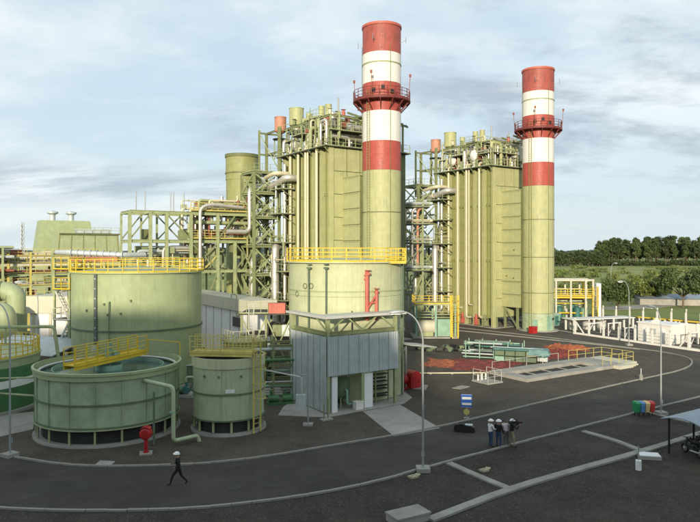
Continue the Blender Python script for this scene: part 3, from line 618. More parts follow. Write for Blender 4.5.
# ================================================================== heat recovery boilers
def cyl_x(m, x0, x1, y, z, r, n=20): return m.tube([(x0, y, z), (x1, y, z)], r, n)
def boiler(loc, label, seed, drums):
    rnd = random.Random(seed)
    t = thing('heat_recovery_boiler', label, 'boiler', loc, RZ, 'heat recovery boilers beside the chimneys')
    XL, XR, Y0, Y1, ZT = -3.9, 8.0, 5.3, 17.8, 25.8
    MB().b2(XL+.12, XR, Y0+.12, Y1, 1.6, ZT).build('casing', M['olive_dark'], t)
    bay = (Y1-Y0)/6; lev = (ZT-1.7)/8
    pm = MB().b2(-.04, .12, .12, bay-.12, .04, lev-.04); pm.b2(-.09, -.04, .25, .38, .2, lev-.2); pm.b2(-.09, -.04, bay-.38, bay-.25, .2, lev-.2); pm.b2(-.075, -.04, .12, bay-.12, lev*.5-.06, lev*.5+.06)
    pme = pm.mesh('casing_panel', M['olive'])
    for i in range(6):
        for j in range(8): link('casing_panel', pme, t, (XL, Y0+i*bay, 1.7+j*lev))
    fm = MB().b2(.06, 2.0, -.05, .12, .04, lev-.04).mesh('casing_panel', M['olive_light'])
    for j in range(8):
        for x in (XL, -1.8, .3, 2.4, 4.5): link('casing_panel', fm, t, (x, Y0, 1.7+j*lev))
    cm = MB().ibeam((0, 0, .1), (0, 0, ZT), .75, .34, .05).mesh('column', M['olive_light']); rm = MB().ibeam((0, 0, 1.7), (0, 0, ZT-.2), .3, .14, .03).mesh('rib', M['olive'])
    for i in range(6):
        for f in (.33, .67): link('rib', rm, t, (XL-.18, Y0+(i+f)*bay, 0))
    for i in range(7): link('column', cm, t, (XL-.40, Y0+i*bay, 0))
    for j in (0, 3, 6):
        z = 1.7+j*lev; MB().ibeam((XL-.2, Y0, z), (XL-.2, Y1, z), .2, .3).build('stiffener_beam', M['olive'], t)
    for y in (7.9, 10.3, 10.9, 13.0, 15.3):
        r = .2 if y != 10.3 else .13; zb = rnd.uniform(1.0, 3.5)
        MB().pipe([(XL+.2, y, ZT+.9), (XL-1.0, y, ZT+.9), (XL-1.0, y, zb), (XL+.1, y, zb)], r, 10).build('downcomer_pipe', M['creampipe'], t)
    MB().pipe([(XL-.9, Y1-.6, ZT-1.0), (XL-.9, Y1-.6, 2), (XL-2.4, Y1-.6, 2)], .27, 12).build('downcomer_pipe', M['silver'], t)
    # bottom headers, legs and red pumps
    for i in range(7):
        for x in (XL+.4, XR-.5): MB().ibeam((x, Y0+.2+i*(Y1-Y0-.4)/6, 0), (x, Y0+.2+i*(Y1-Y0-.4)/6, 1.65), .35, .35).build('leg', M['steel_green'], t)
    MB().b2(XL-.8, XR+.6, Y0-.6, Y1+.5, -.02, .12).build('plinth', M['concrete'], t)
    for y in (6.6, 8.6, 11.8, 13.2):
        m = MB().box((XL-1.0, y, .75), (.5, .5, .9)); m.tube([(XL-1.0, y, 1.2), (XL-1.0, y, 2.1)], .16, 8); m.tube([(XL-1.4, y, 1.5), (XL-.4, y, 1.5)], .12, 8)
        m.build('blowdown_valve', M['redpipe'] if y > 8 else M['steel_green'], t)
    # outlet duct to the chimney
    MB().b2(-2.4, 2.4, 1.2, Y0+.2, 3.5, 21.8).build('duct', M['olive_dark'], t)
    n = 9; hh = (21.9-3.4)/n
    dm = MB().b2(-.1, .02, .02, 3.9, .05, hh-.05); dm.b2(-.16, -.1, .02, 3.9, hh-.16, hh-.05)
    dme = dm.mesh('duct_panel', M['olive_light']); fme = MB().b2(0, 4.9, -.1, 0, .05, hh-.05).mesh('duct_panel', M['olive_light'])
    for j in range(n): link('duct_panel', dme, t, (-2.4, 1.35, 3.4+j*hh))
    MB().b2(-2.5, 2.5, 1.3, Y0, 21.9, 22.0).build('duct_roof', M['olive_light'], t)
    for x in (-2.2, 2.2):
        for y in (2.2, 4.8): MB().ibeam((x, y, 0), (x, y, 3.5), .3, .3).build('leg', M['steel_green'], t)
    for x in (-2.2, 2.2): MB().beam((x, 2.2, .2), (x, 4.8, 3.3), .12).build('brace', M['steel_green'], t)
    for x, z in ((-2.47, 8.1), (-2.47, 8.4), (-2.47, 12.5)): MB().box((x-.1, 2.2+rnd.random()*2, z), (.12, .2, .2)).build('test_port', M['olive_dark'], t)
    # roof deck
    zt = ZT+.05
    m = MB().b2(XL-1.5, XR+.5, Y0-.5, Y1+1.0, zt, zt+.12); m.build('roof_deck', M['grate'], t)
    for i in range(7):
        y = Y0+i*bay; m = MB().beam((XL-1.4, y, zt-.06), (XL-.1, y, zt-.06), .14, .2); m.beam((XL-1.3, y, zt-.1), (XL-.2, y, zt-1.3), .1); m.build('bracket', M['steel_green'], t)
    MB().rail([(XR+.4, Y0-.4, zt+.12), (XL-1.4, Y0-.4, zt+.12), (XL-1.4, Y1+.9, zt+.12)], 1.1, 1.5, .06, False, (.5,)).build('railing', M['steel_pale'], t)
    for (y, z, r, mm, x0) in drums:
        m = cyl_x(MB(), x0, 6.5, y, zt+z, r, 24); m.build('steam_drum', M[mm], t)
        m = MB(); 
        for k in range(5): m.tube([(x0-.09*k, y, zt+z), (x0-.09*(k+1), y, zt+z)], [r*math.cos(k/5*1.35), r*math.cos((k+1)/5*1.35)], 24)
        m.build('drum_end', M['white'], t)
        for x in (-1.5, 2.5, 5.5): MB().b2(x-.15, x+.15, y-.7, y+.7, zt+.12, zt+z-r*.6).build('saddle', M['steel_pale'], t)
        for x in np.arange(x0+.8, 6.4, 1.1): MB().tube([(x-.03, y, zt+z), (x+.03, y, zt+z)], r+.035, 24).build('cladding_band', M['steel_pale'], t)
    # upper frame
    zf = zt+4.2
    for y in (Y0+.2, 9.4, 13.4, Y1-.1):
        for x in (XL-.3, 2.0, 7.6): MB().ibeam((x, y, zt+.12), (x, y, zf), .22, .22).build('frame_post', M['steel_pale'], t)
        MB().ibeam((XL-.3, y, zf), (7.6, y, zf), .2, .28).build('frame_beam', M['steel_green'], t)
    for x in (XL-.3, 2.0, 7.6): MB().ibeam((x, Y0+.2, zf+.02), (x, Y1-.1, zf+.02), .2, .28).build('frame_beam', M['steel_green'], t)
    for yy in (Y0-.6, 7.2, 9.0):
        MB().ibeam((-.5, yy, zf+1.0), (7.9, yy, zf-.5), .16, .24).build('rafter', M['steel_green'], t)
    for f in (.25, .6, .95):
        MB().beam((-.5+8.4*f, Y0-.8, zf+1.15-1.5*f), (-.5+8.4*f, 9.2, zf+1.15-1.5*f), .1).build('purlin', M['galv'], t)
    for y in (9.4, 13.4, Y0+.2): MB().beam((XL-.3, y, zt+.2), (XL-.3, y+3.6, zf), .1).build('brace', M['steel_pale'], t)
    for (x0, x1, y0, y1, dz) in ((XL-.8, 1.0, Y0-.2, 8.5, 2.2), (XL-1.2, .5, 11.5, 14.5, 2.5), (XL-.6, 3, 15.5, 18.2, 2.2), (XL-.5, 2, 8.8, 11.6, 4.35)):
        MB().b2(x0, x1, y0, y1, zt+dz, zt+dz+.08).build('upper_deck', M['grate'], t); MB().rail([(x1, y0, zt+dz+.08), (x0, y0, zt+dz+.08), (x0, y1, zt+dz+.08)], 1.1, .9, .055, False, (.5,)).build('railing', M['steel_pale'], t)
        for (x, y) in ((x0, y0), (x0, y1), (x1, y0)): MB().beam((x, y, zt), (x, y, zt+dz), .14).build('frame_post', M['steel_green'], t)
    for k in range(11):
        x, y, r, ln = rnd.uniform(XL-.8, 1.5), rnd.uniform(Y0, Y1), rnd.uniform(.22, .45), rnd.uniform(.9, 2.0); z = zt+rnd.choice((.8, 1.4, 3.0, 3.2))
        MB().tube([(x, y, z), (x+ln, y, z)] if k % 3 else [(x, y, z), (x, y, z+ln)], r, 14).build('vessel', M[rnd.choice(('silver', 'creampipe', 'silver', 'rust', 'steel_pale'))], t)
    for k in range(16): x, y = rnd.uniform(XL-.9, 6), rnd.uniform(Y0-.3, Y1); MB().beam((x, y, zt), (x, y, zt+rnd.uniform(2.5, 6.5)), .1).build('frame_post', M[rnd.choice(('steel_green', 'steel_pale', 'creampipe'))], t)
    # silencers on their stand pipes
    for (x, y, r, z0, z1, mm, nm) in ((-4.6, 19.0, .85, 29.6, 31.9, 'pink', 'silencer'), (-3, 17.0, 1.05, 30.3, 33.0, 'olive_light', 'silencer'), (-2, 15, .42, 30.0, 32.0, 'olive_light', 'silencer'),
                                  (-1.6, 12.2, .45, 30.8, 32.6, 'olive_light', 'silencer'), (-1.2, 11.0, .45, 30.6, 32.7, 'olive_light', 'silencer'), (-.6, 9.4, .13, 27, 33.4, 'galvpole', 'vent_mast')):
        m = MB().lathe((x, y, 0), [(0, z0-.0), (r*.55, z0), (r, z0+.3), (r, z1), (r*1.05, z1), (r*1.05, z1+.1), (r*.7, z1+.1), (r*.6, z1-.4), (0, z1-.4)], 24); m.build(nm, M[mm], t)
        MB().tube([(x, y, zt+.1), (x, y, z0)], max(.1, r*.36), 10).build('stand_pipe', M['creampipe'], t)
        if r > .8:
            MB().lathe((x, y, z0-.9), [(r*.5, 0), (r*1.35, 0), (r*1.35, .08), (r*.5, .08)], 20).build('service_platform', M['grate'], t)
            for s in (0, 2.1, 4.2): MB().beam((x+r*1.2*math.cos(s), y+r*1.2*math.sin(s), zt), (x+r*1.2*math.cos(s), y+r*1.2*math.sin(s), z0-.8), .14).build('frame_post', M['steel_pale'], t)
    # roof pipework, valves, small cabinets
    for k in range(95):
        x, y = rnd.uniform(XL-1.0, 6), rnd.uniform(Y0, Y1+.5); z = zt+.2; h = rnd.uniform(1.2, 5.2); d = rnd.choice((-1, 1))*rnd.uniform(1, 4)
        q = (x, min(Y1, max(Y0, y+d)), z+h) if rnd.random() < .6 else (min(6, max(XL-.8, x+d)), y, z+h)
        mm = rnd.choice(('creampipe', 'silver', 'silver', 'steel_pale', 'olive_light'))
        MB().pipe([(x, y, z), (x, y, z+h), q, (q[0], q[1], z+h-rnd.uniform(.6, h*.9))], rnd.choice((.07, .1, .14, .2, .26)), 8).build('pipe', M[mm], t)
    for k in range(30):
        x, y, z = rnd.uniform(XL-1, 4), rnd.uniform(Y0, Y1), zt+rnd.choice((.5, 1.0, 2.0, 4.9))
        m = MB().cyl((x, y, z), .22, -.3, .3, 10); m.cyl((x, y, z), .34, .45, .5, 12); m.tube([(x, y, z+.3), (x, y, z+.5)], .05, 6); m.build('valve', M[rnd.choice(('steel_green', 'redpipe', 'creampipe', 'white'))], t)
    for k in range(4): MB().box((XL-.4+rnd.random()*.5, rnd.uniform(Y0+.5, Y1), zt+.9), (.5, .8, 1.4)).build('cabinet', M[rnd.choice(('steel_pale', 'whitec', 'olive_light'))], t)
    # inlet duct toward the turbine
    m = MB(); v = [(XL+.3, Y1, 2.5), (7, Y1, 2.5), (7, Y1, 21), (XL+.3, Y1, 21), (-1.5, 25, 3), (4.5, 25, 3), (4.5, 25, 9), (-1.5, 25, 9)]
    m.add(v, [(0, 1, 5, 4), (1, 2, 6, 5), (2, 3, 7, 6), (3, 0, 4, 7), (4, 5, 6, 7)]); m.build('inlet_duct', M['olive'], t)
    # side galleries between the stair tower and the casing
    for k in range(26):
        x, y, z = rnd.uniform(XL-2.6, XL-.4), rnd.uniform(14.6, 19.0), rnd.uniform(2, 22); ln = rnd.uniform(1.2, 4)
        q = rnd.choice(((x, y, z+ln), (x, y+ln, z), (x-ln*.5, y, z))); MB().pipe([(x, y, z), q, (q[0], q[1], q[2]+.8)], rnd.choice((.06, .09, .13)), 7).build('pipe', M[rnd.choice(('silver', 'creampipe', 'steel_pale', 'galv', 'olive'))], t)
    for z in (5.2, 9.3, 13.4, 17.5, 21.0):
        MB().b2(XL-2.6, XL-.1, 15.0, 19.2, z, z+.12).build('gallery', M['grate'], t)
        MB().rail([(XL-.6, 15.0, z+.12), (XL-2.6, 15.0, z+.12), (XL-2.6, 19.2, z+.12)], 1.1, 1.3, .06, False, (.5,)).build('railing', M['steel_pale'], t)
        MB().beam((XL-.3, 15.0, z-1.4), (XL-2.5, 15.0, z-.05), .1).build('bracket', M['steel_green'], t)
    m = MB().pipe([(XL-.5, 14.2, 22.6), (XL-2.2, 14.2, 22.6), (XL-2.2, 17.5, 21.8), (XL-2.6, 20, 21.8)], .5, 14); m.build('steam_pipe', M['silver'], t)
    MB().pipe([(XL-.5, 16.2, 23.4), (XL-2.9, 16.2, 23.4), (XL-2.9, 19.5, 23.0)], .3, 12).build('steam_pipe', M['creampipe'], t)
    for x, y, r, zt_ in ((-6.4, 17.1, .55, 13.0), (-8.7, 19.6, .5, 11.2)):
        MB().pipe([(x, y, .2), (x, y, zt_), (x+1.4, y+.9, zt_+.2)], r, 16, 1.0).build('steam_pipe', M['silver'], t)
        for z in (3, 5.5, 8): MB().lathe((x, y, z), [(r, -.05), (r+.04, -.05), (r+.04, .05), (r, .05)], 16).build('cladding_band', M['steel_pale'], t)
    return t
boiler(C1, 'olive green boiler house with vertical pipes and roof silencers next to the nearer chimney', 3, ((7.4, 2.1, .8, 'silver', -3.4), (11.6, 2.3, .8, 'rust', -3.8), (15.8, 1.6, .7, 'silver', -4.2)))
boiler(C2, 'olive green boiler house with pipes and roof silencers next to the farther chimney', 8, ((7.4, 2.0, .75, 'silver', -3.2), (9.8, 2.3, .9, 'rust', -4.3), (15.0, 2.0, .9, 'rust', -4.3)))

def stair_tower(loc, label):
    t = thing('stair_tower', label, 'stair tower', loc, RZ, 'steel stair towers beside the boilers')
    x0, x1, y0, y1 = -9.2, -5.2, 18.2, 22.4
    tops = {(0, 0): 23.6, (1, 0): 30.4, (0, 1): 23.6, (1, 1): 30.0}
    for i, x in enumerate((x0, x1)):
        for j, y in enumerate((y0, y1)): MB().ibeam((x, y, 0), (x, y, tops[i, j]), .36, .36, .05).build('column', M['steel_green'], t)
    MB().ibeam((x1+2.4, y1, 22), (x1+2.4, y1, 31), .3, .3).build('column', M['steel_green'], t); MB().ibeam((x1-1.2, y1, 22), (x1-1.2, y1, 30.4), .26, .26).build('column', M['steel_green'], t)
    zs = [0, 4.6, 8.9, 13.0, 17.1, 20.6, 23.6]
    cs = [(x0, y0), (x1, y0), (x1, y1), (x0, y1)]
    for k, z in enumerate(zs[1:]):
        for (a, b) in zip(cs, cs[1:]+cs[:1]): MB().ibeam((*a, z), (*b, z), .22, .3).build('beam', M['steel_green'], t)
        MB().b2(x0+.1, x0+1.3, y0+.1, y1-.1, z+.16, z+.22).build('landing', M['grate'], t); MB().b2(x1-1.3, x1-.1, y0+.1, y1-.1, z+.16, z+.22).build('landing', M['grate'], t)
        MB().rail([(x0+.1, y1-.1, z+.22), (x0+.1, y0+.1, z+.22), (x1-.1, y0+.1, z+.22)], 1.05, 1.3, .055, False, (.5,)).build('railing', M['steel_pale'], t)
    for z, z1 in zip(zs[:-1], zs[1:]):
        for (a, b) in ((cs[0], cs[1]), (cs[3], cs[0])):
            MB().beam((*a, z+.1), (*b, z1-.1), .17).build('brace', M['steel_pale'], t); MB().beam((*b, z+.1), (*a, z1-.1), .17).build('brace', M['steel_pale'], t)
        m = MB(); zm = (z+z1)/2; n = 9
        for yy, s0, s1, za, zb in ((y0+1.0, x0+1.3, x1-1.3, z+.2, zm), (y0+2.4, x1-1.3, x0+1.3, zm, z1+.2)):
            for d in (0, .8): m.beam((s0, yy+d, za), (s1, yy+d, zb), .06, .24)
            for q in range(n): f = (q+.5)/n; m.box((s0+(s1-s0)*f, yy+.4, za+(zb-za)*f), (.24, .8, .04))
            for d in (0, .8): m.beam((s0, yy+d, za+1), (s1, yy+d, zb+1), .05)
        m.build('stair_flight', M['steel_pale'], t)
    rt = random.Random(4)
    for k in range(22):
        xa, ya, z = rt.uniform(x0, x1+2), rt.uniform(y0+.5, y1+2.5), rt.uniform(3, 21); d = rt.uniform(1.5, 4)
        q = (xa+d, ya, z) if k % 2 else (xa, ya+d, z)
        MB().pipe([(xa, ya, z-rt.uniform(1.5, 5)), (xa, ya, z), q, (q[0], q[1], z+rt.uniform(.5, 4))], rt.choice((.1, .15, .22)), 8).build('pipe', M[rt.choice(('silver', 'creampipe', 'steel_pale', 'galv', 'olive'))], t)
    for k in range(12): MB().box((rt.uniform(x0+.5, x1), rt.uniform(y0+.5, y1), rt.choice((5.4, 9.7, 13.8, 17.9))), (.7, .6, 1.1)).build('equipment_box', M[rt.choice(('galv', 'steel_green', 'olive_dark', 'cream'))], t)
    for z in (26.8, 30.0): MB().ibeam((x1, y0, z), (x1, y1, z), .2, .25).build('beam', M['steel_green'], t); MB().ibeam((x1, y0, z), (x1+3.2, y0, z), .2, .25).build('beam', M['steel_green'], t); MB().ibeam((x1-1.2, y1, z), (x1+2.6, y1, z), .2, .25).build('beam', M['steel_green'], t)
    MB().beam((x1, y0, 23.8), (x1+2.4, y1, 30), .12).build('brace', M['steel_pale'], t); MB().beam((x1-1.2, y1, 30), (x1, y0, 24), .12).build('brace', M['steel_pale'], t)
    for x, y, z in ((x1, y0, 30.4),): MB().beam((x, y, z), (x+2.4, y+.1, z+.9), .12).build('brace', M['steel_pale'], t)
    return t
s1 = stair_tower(C1, 'tall green stair tower with crossed bracing left of the nearer boiler house')
s2 = copy_tree(s1, C2, label='green stair tower with crossed bracing between the two boiler houses')

# ================================================================== pipe rack left of the nearer boiler
O = Vector((-29.0, 85.6, 0))
t = thing('pipe_rack', 'open green steel pipe rack with bare columns against the sky behind the broad storage tank', 'pipe rack', O, RZ)
cols = [(0, 17.6), (2.7, 17.6), (4.9, 17.6), (8.3, 17.6), (12.2, 17.6), (14.8, 13.7), (18.2, 19.5)]
for x, z in cols:
    for y in (0, 4.5): MB().ibeam((x, y, 0), (x, y, z), .40 if not y else .26, .40 if not y else .26, .06).build('column', M['steel_pale'], t)
for x0, x1, z in ((0, 18.2, 17.6), (0, 18.2, 13.7), (8.3, 18.2, 9.5)):
    for y in (0, 4.5): MB().ibeam((x0, y, z), (x1, y, z), .26, .42, .05).build('beam', M['steel_pale'], t)
for x, z in cols:
    for zz in (17.6, 13.7):
        if zz <= z: MB().ibeam((x, 0, zz-.05), (x, 4.5, zz-.05), .25, .4).build('beam', M['steel_pale'], t)
for x0, x1, y, fl in ((0, 2.7, 4.5, 0), (0, 2.7, 0, 0), (4.9, 8.3, 0, 1), (8.3, 12.2, 4.5, 2), (4.9, 8.3, 4.5, 2), (12.2, 14.8, 0, 0)):
    if fl in (0, 2): MB().beam((x0, y, 13.9), (x1, y, 17.4), .17).build('brace', M['steel_green'], t)
    if fl in (1, 2): MB().beam((x1, y, 13.9), (x0, y, 17.4), .17).build('brace', M['steel_green'], t)
for x0, x1 in ((8.3, 12.2), (14.8, 18.2)):
    for za, zb in ((.2, 9.4), (9.6, 13.5)): MB().beam((x0, 0, za), (x1, 0, zb), .17).build('brace', M['steel_green'], t); MB().beam((x1, 0, za), (x0, 0, zb), .17).build('brace', M['steel_green'], t)
for px in (129, 138, 164, 167, 178):
    x = (px-119)/(245-119)*17.9*.95; MB().tube([(x, 2, 17.8), (x, 2, 20.6)], .07, 6).build('vent_mast', M['galvpole'], t)
for z in (17.9, 14.0):
    MB().b2(8.5, 18.0, .2, 4.3, z, z+.08).build('deck', M['grate'], t); MB().rail([(8.3, 0, z+.08), (18.2, 0, z+.08)], 1.15, 1.0, .08, False, (.35, .68), .2).build('railing', M['yellow_pale'], t)
rnd = random.Random(5)
for k in range(34):
    z = rnd.choice((14.4, 14.8, 15.3, 16.4, 18.4, 18.9, 19.6)); y = rnd.uniform(.6, 4.0); xa = rnd.uniform(7.5, 12); xb = rnd.uniform(13, 19)
    MB().pipe([(xa, y, z-rnd.uniform(2, 6)), (xa, y, z), (xb, y, z), (xb, y, z+rnd.uniform(.5, 1.5))], rnd.choice((.1, .15, .2, .28)), 10).build('pipe', M[rnd.choice(('silver', 'creampipe', 'steel_pale', 'rust'))], t)
MB().pipe([(9.4, -.6, 10), (9.4, -.6, 18.4), (11.0, -.6, 18.9), (15.8, -.6, 18.6)], .24, 14, 1.0).build('steam_pipe', M['silver'], t)
MB().pipe([(13.0, -1.4, 15.1), (16.5, -1.4, 15.1), (16.5, -1.4, 21.4), (18.4, .4, 21.8)], .33, 14, .9).build('steam_pipe', M['silver'], t)
for k in range(30):
    x, z = rnd.uniform(.5, 17.5), rnd.choice((10.6, 11.5, 12.2, 12.8, 14.6, 18.7) if rnd.random() < .6 else (11.5, 12.5)); y = rnd.uniform(.5, 4)
    MB().box((x, y, z), (rnd.uniform(.5, 1.6), .8, rnd.uniform(.6, 1.6))).build('equipment_box', M[rnd.choice(('steel_green', 'olive_dark', 'galv', 'steel_pale'))], t)
for k in range(26):
    z = rnd.uniform(9.5, 13.2); y = rnd.uniform(.3, 4.2); xa = rnd.uniform(0, 6); MB().pipe([(xa, y, 8), (xa, y, z), (xa+rnd.uniform(3, 9), y, z)], rnd.choice((.1, .15, .22)), 8).build('pipe', M[rnd.choice(('silver', 'creampipe', 'steel_pale', 'galv'))], t)
for k in range(6): x = 1+3*k; MB().box((x, 2.2, 18.6+.3*(k % 2)), (.5, .4, .9)).build('valve', M[rnd.choice(('rust', 'steel_green', 'creampipe'))], t) if x > 8 else None

for k in range(44):
    x, z, y = rnd.uniform(7.5, 17.5), rnd.choice((10, 11.5, 14.1, 15.2, 16.2, 18.2, 19.3)), rnd.uniform(-.2, 4.6); ln = rnd.uniform(.8, 3.2)
    q = (min(x+ln, 18), y, z) if z > 17 else rnd.choice(((x+ln, y, z), (x, y, z+ln*.8), (x+ln*.6, y, z+ln*.6))); MB().beam((x, y, z), q, rnd.choice((.08, .12, .16))).build('small_beam', M[rnd.choice(('steel_green', 'steel_pale', 'galvpole', 'yellow_pale'))], t)
Yv = 104; cxv = (242-350)/F*Yv
t = thing('bypass_stack', 'short wide olive vent stack standing behind the green steelwork', 'stack', (cxv, Yv, 0))
MB().lathe((0, 0, 0), [(2.5, 0), (2.5, 23.6)], 40).build('lower_shell', M['olive'], t)
MB().lathe((0, 0, 0), [(2.5, 23.62), (2.58, 23.62), (2.58, 27.2), (2.5, 27.2)], 40).build('upper_shell', M['olive'], t)
MB().lathe((0, 0, 0), [(2.4, 27.2), (2.7, 27.2), (2.7, 27.7), (2.4, 27.7), (2.4, 27.2)], 40).build('rim', M['olive_dark'], t)
MB().lathe((0, 0, 0), [(2.58, 24.6), (2.68, 24.6), (2.68, 24.8), (2.58, 24.8)], 40).build('flange', M['olive_dark'], t)

# small steelwork in front of it: staggered diagonal conveyor-like stair between rack and tower
t = thing('inlet_stair', 'zigzag open steel stair in front of the short vent stack', 'stair', O+U*18.6+V*2, RZ)
for x in (0, 3.4):
    for y in (0, 2): MB().ibeam((x, y, 0), (x, y, 23), .22, .22).build('column', M['steel_pale'], t)
for k in range(6):
    z = 3.8*k; m = MB(); a, b = (0, 3.4) if k % 2 else (3.4, 0)
    for d in (.3, 1.2): m.beam((a, d, z), (b, d, z+3.8), .07, .25); m.beam((a, d, z+1), (b, d, z+4.8), .05)
    for q in range(12): f = (q+.5)/12; m.box((a+(b-a)*f, .75, z+3.8*f), (.24, .9, .04))
    m.build('stair_flight', M['steel_pale'], t); MB().b2(-.5, 3.9, 1.2, 2.2, z+3.75, z+3.82).build('landing', M['grate'], t)

# ================================================================== air intake house, far left
p = A(55, 250, 110); 
p.x += 1.3; t = thing('air_intake_house', 'stepped olive green air intake house with two mushroom vents on its roof', 'building', (p.x, p.y, 0), RZ)
def frust(m, x0, x1, y0, y1, z0, z1, i):
    v = [(x0, y0, z0), (x1, y0, z0), (x1, y1, z0), (x0, y1, z0), (x0+i, y0+i*.4, z1), (x1-i, y0+i*.4, z1), (x1-i, y1-i, z1), (x0+i, y1-i, z1)]
    return m.add(v, [(3, 2, 1, 0), (4, 5, 6, 7), (0, 1, 5, 4), (1, 2, 6, 5), (2, 3, 7, 6), (3, 0, 4, 7)])
frust(MB(), -1.8, 10.6, 0, 9, 2, 15.2, 1.3).build('lower_hood', M['sage'], t)
frust(MB(), -4.0, 8.4, 9.02, 17, 2, 17.9, 2.0).build('upper_hood', M['sage'], t)
for k in range(6):
    MB().beam((-1.6+2.3*k, -.02, 2), (-.4+1.88*k, .50, 15), .14).build('rib', M['olive'], t)
MB().ibeam((-.5, .3, 15.25), (9.5, .3, 15.25), .25, .25).build('eave', M['olive_dark'], t)
MB().b2(2.4, 8.4, 2.0, 2.4, 15.2, 16.2).build('roof_louvre', M['galv'], t)
for x in (.2, 3.4):
    m = MB().lathe((x, 12, 0), [(.5, 17.9), (.5, 19.0), (1.0, 19.3), (1.0, 19.55), (0, 19.8)], 20); m.build('roof_vent', M['galv'], t)
MB().rail([(-.4, .4, 15.4), (9.4, .4, 15.4)], 1.0, 1.4, .06, False, (.5,), 0).build('railing', M['steel_pale'], t)

# ---- pipe bridge structures, far left clutter
rnd = random.Random(11)
t = thing('turbine_pipework', 'crowded pale steel frame of stacked pipes below the air intake house', 'pipe rack', (-50.5, 96, 0), RZ)
for x in (0, 3, 6, 9, 12):
    for y in (0, 3): MB().ibeam((x, y, 0), (x, y, 12.2), .3, .3).build('column', M['yellow_pale' if x < 4 else 'steel_pale'], t)
for z in (5, 7.0, 8.8, 10.3, 11.4):
    for y in (0, 3): MB().ibeam((-1, y, z), (13, y, z), .25, .35).build('beam', M['cream' if z > 9 else 'steel_pale'], t)
    MB().b2(-1, 13, .1, 2.9, z+.18, z+.24).build('deck', M['grate'], t)
    MB().rail([(-1, -.1, z+.24), (13, -.1, z+.24)], 1.0, 1.2, .07, False, (.5,)).build('railing', M['yellow_pale'], t)
    for k in range(5): MB().tube([(-1+rnd.random()*3, .5+k*.5, z+.5), (10+rnd.random()*4, .5+k*.5, z+.5)], rnd.choice((.1, .16, .24)), 8).build('pipe', M[rnd.choice(('silver', 'creampipe', 'rust', 'steel_pale', 'galv'))], t)
for k in range(12): MB().box((rnd.uniform(0, 12), rnd.uniform(.3, 2.5), rnd.choice((6, 8, 10.2, 12))), (rnd.uniform(.6, 1.6), .8, rnd.uniform(.6, 1.3))).build('equipment_box', M[rnd.choice(('pink', 'steel_green', 'galv', 'cream', 'rust'))], t)
t = thing('tank_yard_rack', 'pale and rusty pipework seen at the left edge behind the big ducts', 'pipe rack', (-56, 90, 0), RZ)
for x in (0, 3.5, 7):
    for y in (0, 3): MB().ibeam((x, y, 0), (x, y, 12.8), .3, .3).build('column', M['steel_pale'], t)
for z in (6.5, 9, 11, 12.4):
    MB().b2(-1, 8, 0, 3, z, z+.12).build('deck', M['grate'], t)
    for k in range(4): MB().tube([(-2, .3+k*.8, z+.5), (8.5, .3+k*.8, z+.5)], rnd.choice((.1, .16, .22)), 10).build('pipe', M[rnd.choice(('rust', 'cream', 'galv', 'creampipe', 'steel_pale', 'sage'))], t)
for i, (pts, r) in enumerate((((A(-60, 292, 78), A(8, 291, 80), A(17, 296, 80), A(17, 345, 80)), 1.15), ((A(-40, 317, 72), A(-14, 316, 72), A(6, 309, 72), A(8, 345, 72)), 1.05))):
    t = thing('air_duct', ('fat grey green air duct running in from the left edge, the higher of two', 'fat grey green elbow duct at the left edge, the lower of two')[i], 'duct', (pts[0].x, pts[0].y, 0))
    o = Vector((pts[0].x, pts[0].y, 0)); q = [x-o for x in pts]; q[-1].z = .05
    MB().pipe(q, r, 20, 2.5).build('duct', M['sage'], t)
    for f in (.3, .6, .9): c = q[0]+(q[1]-q[0])*f; d = (q[1]-q[0]).normalized()*.06; MB().tube([c-d, c+d], r+.08, 20).build('flange', M['sage_dark'], t)
    MB().box((q[-1].x, q[-1].y, 2.2), (2.6, 2.2, .4)).build('support', M['steel_green'], t)
q0, q1 = A(70, 252.5, 84), A(122, 255, 84)
t = thing('silver_duct', 'long grey duct with a rusty red underside behind the yellow tank railing', 'duct', (q0.x, q0.y, 0)); dx = q1.x-q0.x
MB().pipe([(-3, 3, q0.z), (0, 0, q0.z), (dx, .5, q1.z), (dx+2, 3, q1.z)], .34, 16).build('duct', M['galv'], t)
MB().b2(.2, dx-.5, -.3, .5, q0.z-1.15, q0.z-.55).build('lower_tray', M['rust'], t)
for f in (.05, .35, .65, .95): MB().ibeam((dx*f, .2, 0), (dx*f, .2, q0.z-1.2), .25, .25).build('column', M['steel_pale'], t)
for f in np.arange(.03, 1, .12): MB().tube([(dx*f-.04, .5*f, q0.z+(q1.z-q0.z)*f), (dx*f+.04, .5*f, q0.z+(q1.z-q0.z)*f)], .47, 16).build('band', M['galv'], t)
# lattice mast
p = A(22.5, 250, 120)
t = thing('lattice_mast', 'thin lattice mast rising at the far left against the sky', 'mast', (p.x, p.y, 0))
hm = hz(222, 120); ps = [Vector((.45*math.cos(a), .45*math.sin(a), 0)) for a in (0, 2.1, 4.2)]
for q in ps: MB().beam(q, q*.6+Vector((0, 0, hm)), .1).build('leg', M['galvpole'], t)
m = MB(); z = .5
while z < hm-.8:
    for a, b in zip(ps, ps[1:]+ps[:1]): m.beam(a*(1-.4*z/hm)+Vector((0, 0, z)), b*(1-.4*z/hm)+Vector((0, 0, z+.8)), .06)
    z += .8
m.build('lattice', M['galvpole'], t)

